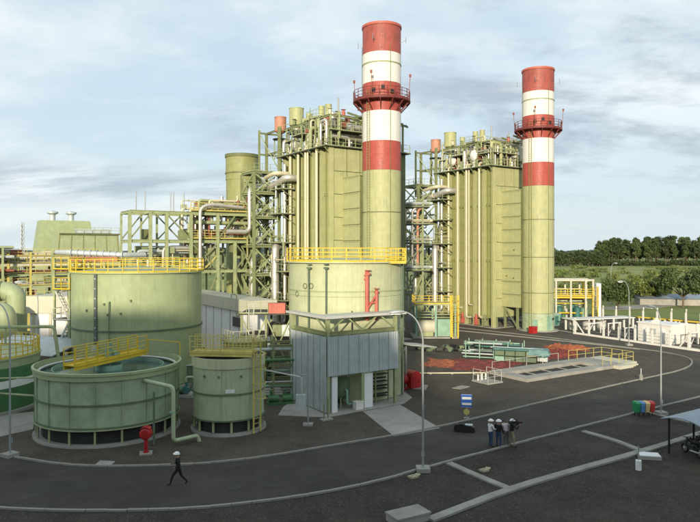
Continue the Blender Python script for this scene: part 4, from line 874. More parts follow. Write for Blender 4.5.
# ---- white low buildings
def gm(v): return v
pA, pB = A(252, 300, 71), None
t = thing('switchgear_building', 'low white building with a cream roof band between the broad tank and the stair tower', 'building', (pA.x, pA.y, 0), RZ)
MB().b2(.05, 2.6, 0.05, 22, 0, 5.6).build('wall', M['whitec'], t)
MB().b2(-.35, 2.9, -.3, 22.3, 5.6, 6.95).build('fascia', M['cream'], t)
for y in np.arange(1, 22, 2.6): MB().b2(-.02, .08, y, y+.08, .2, 5.5).build('wall_joint', M['cream'], t)
f = MB().b2(-.03, .06, 2.6, 5.4, 3.6, 4.9).build('window', M['cream'], t); MB().b2(-.06, -.02, 2.75, 5.25, 3.72, 4.78).build('pane', M['glass'], f)
MB().b2(-.04, .05, 7.0, 8.2, .1, 2.3).build('door', M['galv'], t)
MB().pipe([(-.1, 3.5, 5.0), (-.3, 3.5, 5.0), (-.3, 3.5, 7.4), (-.3, 5, 7.4), (-.3, 5, 6.9)], .06, 8).build('downpipe', M['steel_pale'], t)
pL = A(26, 300, 76)
t = thing('control_building', 'white low building with a deep cream parapet at the left behind the ducts', 'building', (pL.x, pL.y, 0), R(-6))
MB().b2(.3, 9, .3, 12, 0, 5.1).build('wall', M['whitec'], t); MB().b2(0, 9.3, 0, 12.3, 5.1, 7.1).build('parapet', M['cream'], t)
for k in range(4): MB().b2(.6+2.1*k, .95+2.1*k, .18, .5, 0, 5.1).build('pilaster', M['cream'], t)
MB().b2(3.2, 4.6, .24, .35, .1, 2.6).build('door', M['dark'], t); MB().b2(5.3, 6.6, .24, .35, 1.2, 2.4).build('window', M['glass'], t)
t = thing('blue_grey_lean_to', 'low sloping grey roof between the banded tank and the white building', 'shed', (-28, 59.5, 0), R(-18))
m = MB(); m.add([(-6, -2.4, 3.2), (3, -2.4, 3.2), (3, 2.4, 4.1), (-6, 2.4, 4.1), (-6, -2.4, 3.3), (3, -2.4, 3.3), (3, 2.4, 4.2), (-6, 2.4, 4.2)], [(3, 2, 1, 0), (4, 5, 6, 7), (0, 1, 5, 4), (1, 2, 6, 5), (2, 3, 7, 6), (3, 0, 4, 7)]); m.build('roof', M['galv'], t)
for x in (-5.5, -1.5, 2.6):
    for y in (-2.2, 2.2): MB().beam((x, y, 0), (x, y, 3.3), .16).build('post', M['steel_green'], t)
for k in range(5): MB().box((-5+1.7*k, 0, .9), (1.1, 1.2, 1.7)).build('pump', M[('steel_green', 'teal_dark', 'galv', 'sage', 'black')[k]], t)
# overhead pipes crossing at the left
t = thing('overhead_pipe', 'thin grey pipe carried across the yard at the left behind the open tank', 'pipe', (-40, 58, 0))
MB().pipe([(0, 0, 5.5), (14, -2, 5.9), (14.6, -2.2, 5.9), (15.2, -2.6, 3)], .14, 10).build('pipe', M['steel_pale'], t)
MB().pipe([(0, -4, 5.6), (9, -6, 4.9), (13.5, -8, 4.2)], .16, 10).build('pipe', M['cream'], t)
for x, y, z in ((4, -.5, 5.4), (10, -1.4, 5.7)): MB().beam((x, y, 0), (x, y, z), .14).build('post', M['steel_pale'], t)

# ---- steelwork between small tank and shed (x 250-300)
rnd = random.Random(21)
t = thing('pump_skid', 'jumble of green pipes and pumps on the ground between the small tank and the shed', 'pump skid', (-6.3, 53.5, 0), R(10))
for x in (0, 1.6, 3.2):
    for y in (0, 2.4): MB().ibeam((x, y, 0), (x, y, 5.2), .16, .16).build('post', M['steel_green'], t)
for z in (1.5, 3.0, 4.6):
    for y in (0, 2.4): MB().ibeam((-.4, y, z), (3.6, y, z), .14, .2).build('beam', M['steel_green'], t)
for k in range(16):
    z = rnd.uniform(.4, 5.4); y = rnd.uniform(-.4, 2.4); MB().pipe([(-.8-rnd.random(), y, z), (2+rnd.random()*2, y, z), (2+rnd.random()*2, y, max(.2, z-2))], rnd.choice((.06, .09, .13)), 8).build('pipe', M[rnd.choice(('green', 'green', 'teal', 'teal_dark', 'roofm', 'galv'))], t)
for k in range(5):
    x, y = rnd.uniform(-.6, 2.4), rnd.uniform(-1.2, 0); m = MB().tube([(x, y, .5), (x+.8, y, .5)], .26, 14); m.box((x+.4, y, .12), (1.1, .5, .24)); m.tube([(x+.2, y, .5), (x+.2, y, 1.2)], .1, 8); m.build('pump', M[rnd.choice(('green', 'teal_dark', 'green'))], t)
t = thing('red_container', 'bright red box on the gallery just left of the tall tank', 'container', A(277, 313, 64), 0)
m = MB().b2(-.85, .85, -.5, .5, 0, .98); m.build('body', M['redpipe'], t)
for k in range(7): MB().b2(-.8+.25*k, -.74+.25*k, -.53, -.5, .06, .92).build('rib', M['redpipe'], t)
t = thing('equipment_gallery', 'green steel gallery carrying the red box beside the tall tank', 'platform', (-9.2, 65, 0), 0)
zg = hz(313, 64)
MB().b2(-1.6, 3.6, -1.6, 3.0, zg-.14, zg).build('deck', M['grate'], t)
for x in (-1.4, 1.0, 3.4):
    for y in (-1.4, 2.8): MB().ibeam((x, y, 0), (x, y, zg-.14), .22, .22).build('column', M['steel_green'], t)
for x0, x1 in ((-1.4, 1.0), (1.0, 3.4)): MB().beam((x0, -1.4, .5), (x1, -1.4, zg-.4), .12).build('brace', M['steel_pale'], t); MB().beam((x1, -1.4, .5), (x0, -1.4, zg-.4), .12).build('brace', M['steel_pale'], t)
MB().rail([(-1.6, -1.6, zg), (1.2, -1.6, zg)], 1.1, .8, .06).build('railing', M['steel_pale'], t)
MB().ladder((-.4, -1.7, 0), zg+1.0, (0, -1, 0), .5, False, .07).build('ladder', M['roofm'], t)
for z in (2.0, 4.0): MB().b2(-1.4, 3.4, -1.3, 2.8, z, z+.1).build('deck', M['grate'], t)
for k in range(9): MB().box((rnd.uniform(-1, 3), rnd.uniform(-1, 2), rnd.choice((.7, 2.7, 4.6))), (.9, .8, 1.1)).build('equipment_box', M[rnd.choice(('teal_dark', 'steel_green', 'galv', 'black'))], t)
t = thing('green_kiosk', 'green metal kiosk below the white building next to the small tank', 'kiosk', (-9.9, 60.5, 0), RZ)
MB().b2(-1.5, 1.5, -1.2, 1.2, 0, 4.0).build('body', M['olive'], t); MB().b2(-1.6, 1.6, -1.3, 1.3, 4.0, 4.12).build('roof', M['sage'], t); MB().b2(-1.54, -1.5, -.5, .5, .1, 2.1).build('door', M['olive_dark'], t)
MB().rail([(-1.6, 1.3, 4.12), (-1.6, -1.3, 4.12), (1.6, -1.3, 4.12)], 1.0, .6, .06).build('railing', M['cream'], t)

# ---- platform and tank skid at the foot of the farther stair tower
Yk = 92.0
t = thing('lube_oil_skid', 'pale green equipment platform with a yellow railing and ladder below the farther stair tower', 'platform', ((415-350)/F*Yk, Yk, 0), 0)
W_ = (455-413)/F*Yk; zp = hz(304, Yk)
MB().b2(0, W_, 0, 4, zp-.2, zp).build('deck', M['steel_pale'], t)
MB().rail([(0, 4, zp), (0, 0, zp), (W_-1, 0, zp)], 1.15, .9, .08, False, (.35, .68), .15).build('railing', M['yellow'], t)
for x in (.2, W_*.5, W_-.2):
    for y in (.2, 3.8): MB().ibeam((x, y, 0), (x, y, zp-.2), .25, .25).build('column', M['teal'], t)
m = MB().tube([(.5, 1.5, 1.5), (2.9, 1.5, 1.5)], .95, 20); m.build('drum', M['cream'], t); MB().b2(.7, 2.7, .9, 2.1, .1, .75).build('saddle', M['steel_pale'], t)
MB().b2(3.3, 5.4, .8, 2.2, .1, 2.6).build('cabinet', M['teal'], t); MB().b2(-.3, W_+.2, -.4, 4.4, -.02, .2).build('plinth', M['concrete'], t)
for z in (2.9, 3.3, 3.7): MB().tube([(.2, .6, z), (W_-.5, .6, z)], .08, 8).build('pipe', M['steel_pale'], t)
MB().ladder((W_-.3, -.35, 0), zp+1.3, (0, -1, 0), .8, True, .12).build('ladder', M['yellow'], t)
m = MB()
for x in (W_-.9, W_+.1): m.ibeam((x, -.3, 0), (x, -.3, zp+1.2), .2, .2)
m.build('ladder_frame', M['yellow'], t)
# pipe bridge between the two units
t = thing('pipe_bridge', 'dark green pipe bridge with grey pipes in the gap between the two units', 'pipe rack', ((402-350)/F*106, 106, 0), 0)
for x in (0, 3.4):
    for y in (0, 3): MB().ibeam((x, y, 0), (x, y, 20.2), .3, .3).build('column', M['steel_green'], t)
for z in (9, 13.5, 16.6, 19.4):
    MB().b2(-1, 4.5, -.2, 3.2, z, z+.2).build('deck', M['grate'], t); MB().rail([(-1, -.2, z+.2), (4.5, -.2, z+.2)], 1.1, 1.2, .06).build('railing', M['steel_pale'], t)
    for y in (.3, 1.2, 2.2): MB().tube([(-3, y, z+.7), (5, y, z+.7)], .25, 10).build('pipe', M[rnd.choice(('silver', 'creampipe', 'galv'))], t)
for x in (.6, 1.7, 2.6): MB().pipe([(x, .4, 10), (x, .4, 19), (x+1, .4, 19.6)], .22, 10).build('pipe', M[rnd.choice(('silver', 'creampipe', 'pink'))], t)
for za, zb in ((.2, 8.8), (9.2, 13.3), (13.8, 16.5)): MB().beam((0, 0, za), (3.4, 0, zb), .15).build('brace', M['steel_green'], t); MB().beam((3.4, 0, za), (0, 0, zb), .15).build('brace', M['steel_green'], t)

# ================================================================== yard furniture
def lamp_post(label, hgt, arm, loc, rz):
    t = thing('lamp_post', label, 'lamp post', loc, rz, 'lamp posts along the roads')
    MB().box((0, 0, .1), (.75, .75, .24)).build('base', M['concrete'], t)
    m = MB().tube([(0, 0, .2), (0, 0, hgt*.5), (0, 0, hgt*.8)], [.068, .056, .045], 12); m.cyl((0, 0, 0), .15, .2, .24, 12); m.build('pole', M['galvpole'], t)
    pts = [(arm*(1-math.cos(a)), 0, hgt*.8+hgt*.2*math.sin(a)) for a in [R(90)*k/10 for k in range(11)]]
    MB().tube(pts, [.045]*5+[.036]*6, 10).build('arm', M['galvpole'], t)
    x = pts[-1][0]; m = MB().tube([(x-.1, 0, hgt), (x+.15, 0, hgt), (x+.5, 0, hgt-.02), (x+.75, 0, hgt-.04)], [.05, .12, .13, .06], 12); m.build('lamp_head', M['galvpole'], t)
    MB().box((x+.4, 0, hgt-.12), (.5, .18, .05)).build('lens', M['whitec'], t); MB().b2(-.09, .09, -.1, -.07, .8, 1.1).build('hatch', M['galv'], t)
    return t
lamp_post('tall grey lamp post with arm curving left, on the near kerb by the blue sign', 9.0, 1.15, G(423, 471), R(180))
lamp_post('grey lamp post on the kerb beside the row of coloured bins', 8.1, .9, G(661, 414.5), R(100))
lamp_post('distant grey lamp post behind the railed basin with its arm to the left', 8.4, .75, G(629, 345.5), R(180))
lamp_post('grey lamp post on the kerb at the far left by the open tank', 9.2, 1.2, G(10, 456.5), R(150))
lamp_post('grey lamp post standing behind the banded tank near the white parapet', 9.6, 1.2, (A(38, 290, 60).x, 60, 0), R(200))
lamp_post('pale lamp post among bushes behind the yellow process skid', 9.5, .9, (A(611, 300, 150).x, 150, 0), R(10))
p = G(308, 425.5)
t = thing('junction_post', 'thin grey post with a square grey junction box in front of the corrugated shed', 'post', p)
MB().box((0, 0, .07), (.7, .6, .16)).build('base', M['concrete'], t); MB().tube([(0, 0, .1), (0, 0, 6.4)], .055, 8).build('pole', M['galvpole'], t)
MB().b2(-.85, -.15, -.16, .16, 1.2, 2.2).build('junction_box', M['galv'], t)
MB().pipe([(-4.2, .8, 4.0), (-.9, .1, 3.5), (-.45, 0, 3.4), (-.45, 0, 2.2)], .06, 8).build('conduit', M['roofm'], t); MB().tube([(-.5, 0, 3.6), (.1, 0, 3.6)], .04, 6).build('bracket', M['galvpole'], t)
p = G(324, 420.5)
t = thing('guard_post', 'short dark twin bollard by the open left corner of the shed', 'bollard', p, RZ)
for x in (0, .35): MB().tube([(x, 0, 0), (x, 0, 1.6 if x else 1.2)], .05, 8).build('post', M['steel_green'], t)
MB().box((.2, 0, .05), (.9, .5, .12)).build('base', M['concrete'], t)

# red hydrant with hose wheel
p = G(146, 454)
t = thing('fire_hydrant', 'red fire hydrant with a big round hose wheel beside the open tank', 'hydrant', p, R(0))
t.scale = (.84, .84, .84)
MB().box((0, 0, .05), (.9, .8, .14), R(15)).build('base', M['concrete'], t)
m = MB().tube([(0, 0, .1), (0, 0, 1.2)], .14, 12); m.cyl((0, 0, 0), .22, .12, .18, 12); m.tube([(0, -.2, .55), (0, .1, .55)], .08, 10); m.build('standpipe', M['redb'], t)
m = MB().tube([(0, -.26, 1.5), (0, .26, 1.5)], .42, 24); m.build('hose_wheel', M['redb'], t)
m = MB().tube([(0, -.32, 1.5), (0, -.26, 1.5)], [.3, .42], 24); m.tube([(0, -.4, 1.5), (0, -.3, 1.5)], .08, 10); m.build('wheel_cover', M['redb'], t)
m = MB()
for k in range(12): a = math.pi*k/11; m.beam((.5*math.cos(a), 0, 1.5+.5*math.sin(a)), (.5*math.cos(a+.286), 0, 1.5+.5*math.sin(a+.286)), .6, .03) if 2 < k < 8 else None
m.build('hood', M['redb'], t)

# pumps between the tanks
def pump(loc, rz, m1, label):
    t = thing('pump', label, 'pump', loc, rz)
    MB().box((0, 0, .12), (1.6, .7, .24)).build('base', M['concrete'], t)
    MB().tube([(-.75, 0, .6), (-.7, 0, .6), (0, 0, .6), (.05, 0, .6)], [.2, .28, .28, .2], 16).build('motor', M[m1], t)
    m = MB().tube([(.3, -.18, .6), (.3, .18, .6)], .32, 18); m.tube([(.3, 0, .6), (.3, 0, 1.3)], .12, 10); m.tube([(.05, 0, .6), (.3, 0, .6)], .06, 8); m.build('volute', M['teal_dark'], t)
    MB().pipe([(.3, 0, 1.3), (.3, 0, 1.7), (1.5, .2, 1.7), (1.5, .2, .1)], .1, 10).build('pipe', M['sage_light'], t)
    m = MB()
    for x in (-.5, -.1): m.box((x, 0, .3), (.15, .5, .16))
    m.build('foot', M['dark'], t); return t
pump(G(58, 408), R(20), 'galv', 'grey pump on a low plinth between the banded tank and the open tank')
pump(G(46, 401)+Vector((.4, .6, 0)), R(15), 'sage', 'green pump behind the grey one beside the banded tank')
pump(G(183, 397), R(-10), 'green', 'green pump on the concrete between the open tank and the small tank')
t = thing('motor_control_box', 'dark steel cabinet in the gap between the open tank and the small tank', 'cabinet', G(184, 386), R(12))
MB().b2(-.9, .9, -.4, .4, .1, 1.9).build('body', M['grate'], t); MB().b2(-1, 1, -.5, .5, 1.9, 1.98).build('roof', M['galv'], t)
for x in (-.86, .02): MB().b2(x, x+.84, -.43, -.4, .2, 1.8).build('door', M['sage_dark'], t)

# blue sign
p = G(466.5, 419)
t = thing('road_sign', 'square blue road sign with white bars on a short post', 'sign', p, R(-8))
MB().tube([(0, .05, 0), (0, .05, 1.75)], .035, 8).build('post', M['galvpole'], t)
MB().b2(-.40, .40, 0, .03, .85, 1.82).build('panel', M['signblue'], t)
for z0, z1 in ((1.02, 1.19), (1.44, 1.62)): MB().b2(-.33, .36, -.006, 0, z0, z1).build('white_bar', M['white'], t)
m = MB().b2(-.38, .38, -.004, 0, .87, .885); m.b2(-.38, .38, -.004, 0, 1.785, 1.80); m.build('border', M['white'], t)
m = MB().tube([(0, -.02, .52), (0, .02, .52)], .22, 20); m.build('round_plate', M['yellow_pale'], t); MB().box((0, .05, .04), (.4, .3, .1)).build('base', M['concrete'], t)

# equipment bags
p = G(464.5, 431.5)
t = thing('equipment_case', 'long low black equipment case lying on the road left of the film crew', 'case', p, R(-12))
m = MB(); prof = [(-.68, .05), (-.72, .3), (-.6, .50), (-.2, .56), (.3, .44), (.66, .36), (.72, .12), (.68, .04)]
k_ = len(prof); vs = [(x, y*s, z) for (y, s) in ((-.28, 1), (.28, 1)) for (x, z) in prof]; m.add(vs, [tuple(range(k_)), tuple(range(k_, 2*k_))[::-1]]+[(i, k_+i, k_+(i+1) % k_, (i+1) % k_) for i in range(k_)]); m.build('body', M['black'], t)
MB().b2(-.15, .55, -.2, .2, .44, .50).build('lid', M['galv'], t); m = MB().tube([(-.4, -.1, .52), (-.3, -.1, .64), (-.1, -.1, .64), (0, -.1, .54)], .02, 6); m.build('handle', M['black'], t)
for x in (-.5, .5):
    for y in (-.3, .3): MB().tube([(x, y-.03, .08), (x, y+.03, .08)], .08, 10).build('wheel', M['black'], t)

# bins
bp = G(634, 416)
for k, (mm, cc) in enumerate((('bin_green', 'green'), ('bin_blue', 'blue'), ('bin_yellow', 'cream yellow'), ('bin_red', 'red'))):
    q = bp+Vector((.18+.37*k, .02*k, 0)); t = thing('recycling_bin', f'{cc} recycling bin on legs in the row beside the lamp post', 'bin', q, R(10), 'row of coloured recycling bins')
    m = MB(); s0, s1 = .15, .175; dp = .3
    m.add([(-s0, -dp*.8, .32), (s0, -dp*.8, .32), (s0, dp*.8, .32), (-s0, dp*.8, .32), (-s1, -dp, .98), (s1, -dp, .98), (s1, dp, .98), (-s1, dp, .98)], [(3, 2, 1, 0), (4, 5, 6, 7), (0, 1, 5, 4), (1, 2, 6, 5), (2, 3, 7, 6), (3, 0, 4, 7)]); m.build('body', M[mm], t)
    m = MB(); m.add([(-s1-.01, -dp-.02, .98), (s1+.01, -dp-.02, .98), (s1+.01, dp+.02, .98), (-s1-.01, dp+.02, .98), (-s1*.8, -dp*.6, 1.1), (s1*.8, -dp*.6, 1.1), (s1*.8, dp*.8, 1.1), (-s1*.8, dp*.8, 1.1)], [(3, 2, 1, 0), (4, 5, 6, 7), (0, 1, 5, 4), (1, 2, 6, 5), (2, 3, 7, 6), (3, 0, 4, 7)]); m.build('lid', M[mm], t)
    for x in (-.13, .13): MB().beam((x, 0, 0), (x, 0, .34), .045).build('leg', M['black'], t)

# shelter
cP = Vector((19.1, 40.0, 0))
t = thing('cycle_shelter', 'open shelter with a curved blue grey roof cut by the right edge of the picture', 'shelter', cP, RZ)
n = 12
for k in range(6):
    m = MB(); x0, x1 = k*1.05, k*1.05+1.04; vs = []
    for j in range(n+1):
        f = j/n; y = -3.2*f; z = 2.1+.42*math.sin(math.pi*min(1, f*1.02))*.9-.25*f
        vs += [(x0, y, z), (x1, y, z), (x1, y, z+.05), (x0, y, z+.05)]
    m.add(vs, [(4*j+i, 4*j+(i+1) % 4, 4*j+4+(i+1) % 4, 4*j+4+i) for j in range(n) for i in range(4)]+[(0, 1, 2, 3), (4*n+3, 4*n+2, 4*n+1, 4*n)]); m.build('roof_sheet', M['roofblue'], t)
for x in (.35, 3.1, 5.9):
    for y in (-.35, -2.6): MB().tube([(x, y, 0), (x, y, 2.25)], .06, 10).build('post', M['black'], t)
for y in (-.35, -2.6): MB().beam((.1, y, 2.2), (6.2, y, 2.2), .08).build('beam', M['black'], t)
def motorbike(loc, rz, label):
    t = thing('motorcycle', label, 'motorcycle', loc, rz, 'motorcycles parked under the shelter')
    for x in (-.62, .62):
        wl = MB(); wl.tube([(x+.25*math.cos(2*math.pi*k/16), 0, .3+.25*math.sin(2*math.pi*k/16)) for k in range(17)], .055, 8, False); wo = wl.build('wheel', M['black'], t)
        m = MB().tube([(x, -.07, .3), (x, .07, .3)], .08, 10)
        for k in range(5): a = 2*math.pi*k/5; m.beam((x, 0, .3), (x+.22*math.cos(a), 0, .3+.22*math.sin(a)), .02)
        m.build('rim', M['galv'], wo)
    m = MB().tube([(.62, 0, .3), (.40, 0, .95)], .04, 8); m.tube([(.4, 0, .9), (-.2, 0, .7), (-.62, 0, .3)], .04, 8); m.box((0, 0, .42), (.4, .25, .34)); m.build('frame', M['dark'], t)
    MB().tube([(.36, 0, .86), (.18, 0, .9), (-.02, 0, .82)], [.07, .15, .08], 12).build('fuel_tank', M['black'], t)
    MB().tube([(0, 0, .80), (-.3, 0, .84), (-.6, 0, .86)], [.09, .12, .07], 10).build('seat', M['black'], t)
    m = MB().tube([(.36, -.34, 1.05), (.40, 0, .98), (.36, .34, 1.05)], .022, 8); m.build('handlebar', M['dark'], t)
    MB().tube([(.45, 0, .9), (.54, 0, .9)], [.1, .07], 12).build('headlight', M['galv'], t)
    MB().tube([(.0, .16, .3), (-.7, .18, .34)], .05, 8).build('exhaust', M['galv'], t)
    return t
q = cP+U*1.25-V*1.3
mo = motorbike(q, RZ+R(70), 'dark motorcycle parked under the curved shelter roof nearest its left post')
copy_tree(mo, cP+U*2.0-V*1.5, RZ+R(74), 'dark motorcycle second from the left post under the curved shelter roof')
copy_tree(mo, cP+U*2.75-V*1.4, RZ+R(68), 'dark motorcycle third from the left post under the curved shelter roof')

# post, box and slab by the parking kerb
p = G(638.5, 470)
t = thing('marker_post', 'short white post with a small cross arm at the junction of the parking kerbs', 'post', p)
MB().tube([(0, 0, 0), (0, 0, .55)], .16, 12).build('base', M['whitec'], t); m = MB().tube([(0, 0, .5), (0, 0, 1.35)], .035, 8); m.tube([(-.15, 0, 1.05), (.15, 0, 1.05)], .03, 6); m.build('pole', M['galvpole'], t)
p = G(649, 458)
t = thing('valve_chamber', 'pale concrete chamber lid on the gravel beside the small white post', 'chamber', p, RZ-R(45))
MB().b2(-.62, .62, -.42, .42, 0, .2).build('body', M['concrete'], t); MB().b2(-.58, .58, -.38, .38, .2, .24).build('lid', M['whitec'], t)
p = G(641, 380)
t = thing('bollard', 'small pale bollard with a rod on the road edge in front of the basin', 'bollard', p)
MB().tube([(0, 0, 0), (0, 0, .5)], .18, 12).build('base', M['kerb'], t); MB().tube([(0, 0, .5), (0, 0, 1.1)], .05, 8).build('rod', M['galv'], t)
p = G(410, 520)
t = thing('concrete_chamber', 'large flat concrete chamber at the bottom edge of the picture', 'chamber', p, RZ-R(4))
MB().b2(-1.0, .78, -.5, .5, 0, .32).build('body', M['concrete'], t); MB().b2(-1.04, .82, -.54, .54, .32, .40).build('lid', M['kerb'], t)
for (px, py), lb in (((414, 477), 'low pale yellow valve cover on gravel at the foot of the tall lamp post'), ((485, 470.5), 'low pale yellow valve cover on gravel below the film crew')):
    t = thing('valve_cover', lb, 'cover', G(px, py), RZ, 'yellow valve covers in the gravel'); t.scale = (.8, .8, .8)
    MB().b2(-.42, .12, -.3, .22, 0, .09).build('body', M['cover_yellow'], t); MB().b2(-.38, .08, -.26, .18, .09, .12).build('lid', M['cover_yellow'], t)
    MB().box((.38, .12, .04), (.42, .34, .08), .5).build('side_plate', M['cover_yellow'], t); MB().b2(-.2, -.1, -.06, -.02, .12, .14).build('handle', M['dark'], t)

# ================================================================== basin with railed end
A0 = G(527, 382.5)
t = thing('concrete_basin', 'long low open concrete basin with a dark slot and a railed end', 'basin', A0, RZ)
Lb, Wb = 15.2, 4.9
for x0, x1, y0, y1, z1 in ((0, Lb, 0, 1.2, .32), (0, Lb, 3.4, Wb, .36), (0, 1.3, 1.2, 3.4, .32), (Lb-3.0, Lb, 1.2, 3.4, .34)): MB().b2(x0, x1, y0, y1, -.02, z1).build('basin_wall', M['concrete'], t)
MB().b2(1.3, Lb-3.0, 1.2, 3.4, -.02, .03).build('basin_floor', M['dark'], t)  # near-black floor showing through the slot
for k in range(4): MB().b2(3.0+2.4*k, 3.08+2.4*k, 1.2, 3.4, .16, .22).build('cross_beam', M['concrete'], t)
MB().rail([(.2, 4.7, .36), (Lb-5, 4.7, .36)], .9, 2.4, .04, False, (), 0).build('railing', M['roofm'], t)
for k in range(3): MB().b2(Lb-2.0+k*1.2, Lb+.3+k*.9, -.8+k*.3, -.003*k, -.02, .34-.09*k).build('step', M['cream'], t)
MB().b2(Lb, Lb+2.6, .3, Wb, -.02, .28).build('end_block', M['cream'], t)
MB().rail([(Lb-3.4, .3, .34), (Lb-.6, .3, .34), (Lb+2.4, .6, .28), (Lb+2.4, 4.6, .28), (Lb-3.4, 4.6, .36)], 1.05, 1.3, .045, False, (.5,), 0).build('railing', M['yellow_pale'], t)
t = thing('railed_pad', 'small concrete pad with a thin pale railing at the left end of the basin', 'platform', G(488, 385), RZ)
MB().b2(-.05, 1.9, -.05, 2.1, -.02, .12).build('base', M['concrete'], t)
MB().rail([(.05, 2.0, .12), (.05, .05, .12), (1.8, .05, .12), (1.8, 2.0, .12)], 1.1, 1.0, .035, False, (.5,), 0).build('railing', M['roofm'], t)
for k in range(3): MB().tube([(.3+.5*k, 1.6, .12), (.3+.5*k, 1.6, .7)], .09, 10).build('valve', M['white'], t)
t = thing('yard_pipe', 'thin pale pipe lying across the yard left of the railed pad', 'pipe', G(416, 374.5))
q = G(488, 374)-G(416, 374.5); MB().tube([Vector((0, 0, .12)), q+Vector((0, 0, .12))], .07, 8).build('pipe', M['creampipe'], t)
for f in (.2, .5, .8): MB().box(q*f+Vector((0, 0, .03)), (.2, .3, .06)).build('support', M['concrete'], t)

# ================================================================== laid-down materials
def heap(name, label, quad, h, m, seed, cat, n=22):
    rd = random.Random(seed); q = [G(*x) for x in quad]; o = sum(q, Vector())/4; t = thing(name, label, cat, o); mb = MB(); vs = []
    for i in range(n+1):
        for j in range(n+1):
            a, b = i/n, j/n; p = q[0]*(1-a)*(1-b)+q[1]*a*(1-b)+q[2]*a*b+q[3]*(1-a)*b-o
            th = math.atan2(b-.5, a-.5); sh = .92+.10*math.sin(3*th+seed)+.08*math.sin(7*th+2*seed); ra, rb = .5+(a-.5)*sh, .5+(b-.5)*sh; p = q[0]*(1-ra)*(1-rb)+q[1]*ra*(1-rb)+q[2]*ra*rb+q[3]*(1-ra)*rb-o
            e = min(1, min(a, 1-a, b, 1-b)*5); wob = Vector((rd.uniform(-1, 1), rd.uniform(-1, 1), 0))*(.08+.25*(1-e))
            z = max(.02, h*e*(.75+.5*math.sin(a*9+seed)*math.cos(b*7)+.3*math.sin(a*23+b*17)+rd.uniform(-.35, .5)))
            vs.append(p+wob+Vector((0, 0, z)))
    mb.add(vs, [(i*(n+1)+j, (i+1)*(n+1)+j, (i+1)*(n+1)+j+1, i*(n+1)+j+1) for i in range(n) for j in range(n)])
    # skirt down to the ground so that the pile is closed
    edge = [i*(n+1) for i in range(n+1)]+[n*(n+1)+j for j in range(1, n+1)]+[i*(n+1)+n for i in range(n-1, -1, -1)]+[j for j in range(n-1, 0, -1)]
    b = len(mb.v); mb.v += [(mb.v[e][0], mb.v[e][1], 0.0) for e in edge]
    for k in range(len(edge)): mb.f.append((edge[k], edge[(k+1) % len(edge)], b+(k+1) % len(edge), b+k)); mb.sm.append(False)
    mb.build('sheet', m, t); return t
heap('netting_pile', 'dull orange heap of crumpled safety netting on the yard right of the fire cabinet', ((421, 366), (452, 369), (466, 361), (428, 358)), .16, M['orange'], 2, 'netting')
heap('netting_pile', 'dark red heap of crumpled netting in front of the stacked pipe racks', ((442, 370), (512, 374), (528, 361), (456, 358)), .18, M['redtarp'], 5, 'netting')
heap('netting_pile', 'bright red heap of netting behind the basin right of the blue tarpaulins', ((536, 361), (578, 358), (576, 350), (534, 351)), .34, M['redtarp'], 9, 'netting')
heap('netting_pile', 'orange streak of netting farther back behind the bright red heap', ((545, 350), (592, 352), (588, 347.5), (545, 345.5)), .35, M['orange'], 12, 'netting')
pa, pb = G(464, 357.5), G(534, 361.5); d = (pb-pa); Lr = d.length; ar = math.atan2(d.y, d.x)
rnd = random.Random(31)
t = thing('pipe_stack', 'long stack of teal and grey pipes on two-tier racks in the yard', 'pipe stack', pa, ar)
for x in np.arange(.2, Lr, 1.6):
    for y in (0, 2.2): MB().beam((x, y, 0), (x, y, 2.0), .1).build('rack_post', M['teal'], t)
    for z in (.35, 1.25): MB().beam((x, 0, z), (x, 2.2, z), .1).build('rack_arm', M['teal_dark'], t)
for z in (.5, .68, 1.4, 1.58, 1.74):
    for y in np.arange(.15, 2.2, .24):
        xa = rnd.uniform(-.3, 1.6); xb = rnd.uniform(Lr*.55, Lr*.8)
        MB().tube([(xa, y, z), (xb, y, z)], .09, 7).build('pipe', M[rnd.choice(('teal_dark', 'teal_dark', 'teal', 'galv', 'steel_green', 'black'))], t)
MB().b2(-.1, Lr*.55, -.06, -.02, .1, .22).build('rack_rail', M['teal'], t)
for k in range(3):
    q = pb-d.normalized()*(.5+1.15*k)+Vector((0, 0, 0)); 
    t = thing('tarpaulin_crate', ('blue tarpaulin covered crate at the right end of the pipe stack', 'blue tarpaulin covered crate, middle one beside the pipe stack', 'blue tarpaulin covered crate nearest the teal pipes')[k], 'crate', q, ar, 'tarpaulin covered crates')
    MB().b2(-.5, .5, -.3, .8, 0, .16).build('pallet', M['bark'], t)
    m = MB(); frust(m, -.54, .54, -.35, .85, .16, .75+.08*k, .14); m.build('tarpaulin', M['blue'], t); MB().tube([(-.3, -.38, .6), (.3, -.38, .6)], .2, 10).build('bundle', M['galv'], t)
q = pb+V*2.6-U*3.6
t = thing('crate_stack', 'long stack of dark green bundles partly under a pale blue sheet behind the tarpaulin crates', 'stack', q, ar)
for i in range(5):
    for j in range(2):
        for k in range(2):
            if rnd.random() < .85: MB().box((.6+1.15*i, .3+1.0*j, .35+.62*k), (1.05, .8, .5), rnd.uniform(-.06, .06)).build('bundle', M[rnd.choice(('teal_dark', 'steel_green', 'sage_dark', 'galv', 'teal'))], t)
for i in range(9): z = 1.32+.14*(i % 2); MB().tube([(rnd.uniform(-.5, .6), .05+.14*i, z), (rnd.uniform(3.5, 5.5), .05+.14*i, z)], .07, 7).build('pipe', M[rnd.choice(('teal', 'galv', 'teal_dark', 'roofm'))], t)
m = MB(); frust(m, 3.6, 6.0, -.2, 1.9, .9, 1.5, .25); m.build('tarpaulin', M['tarp_teal'], t)
t = thing('scrap_pile', 'low dark row of valves and short pipes on the yard behind the orange netting', 'scrap pile', G(430, 352), R(-3))
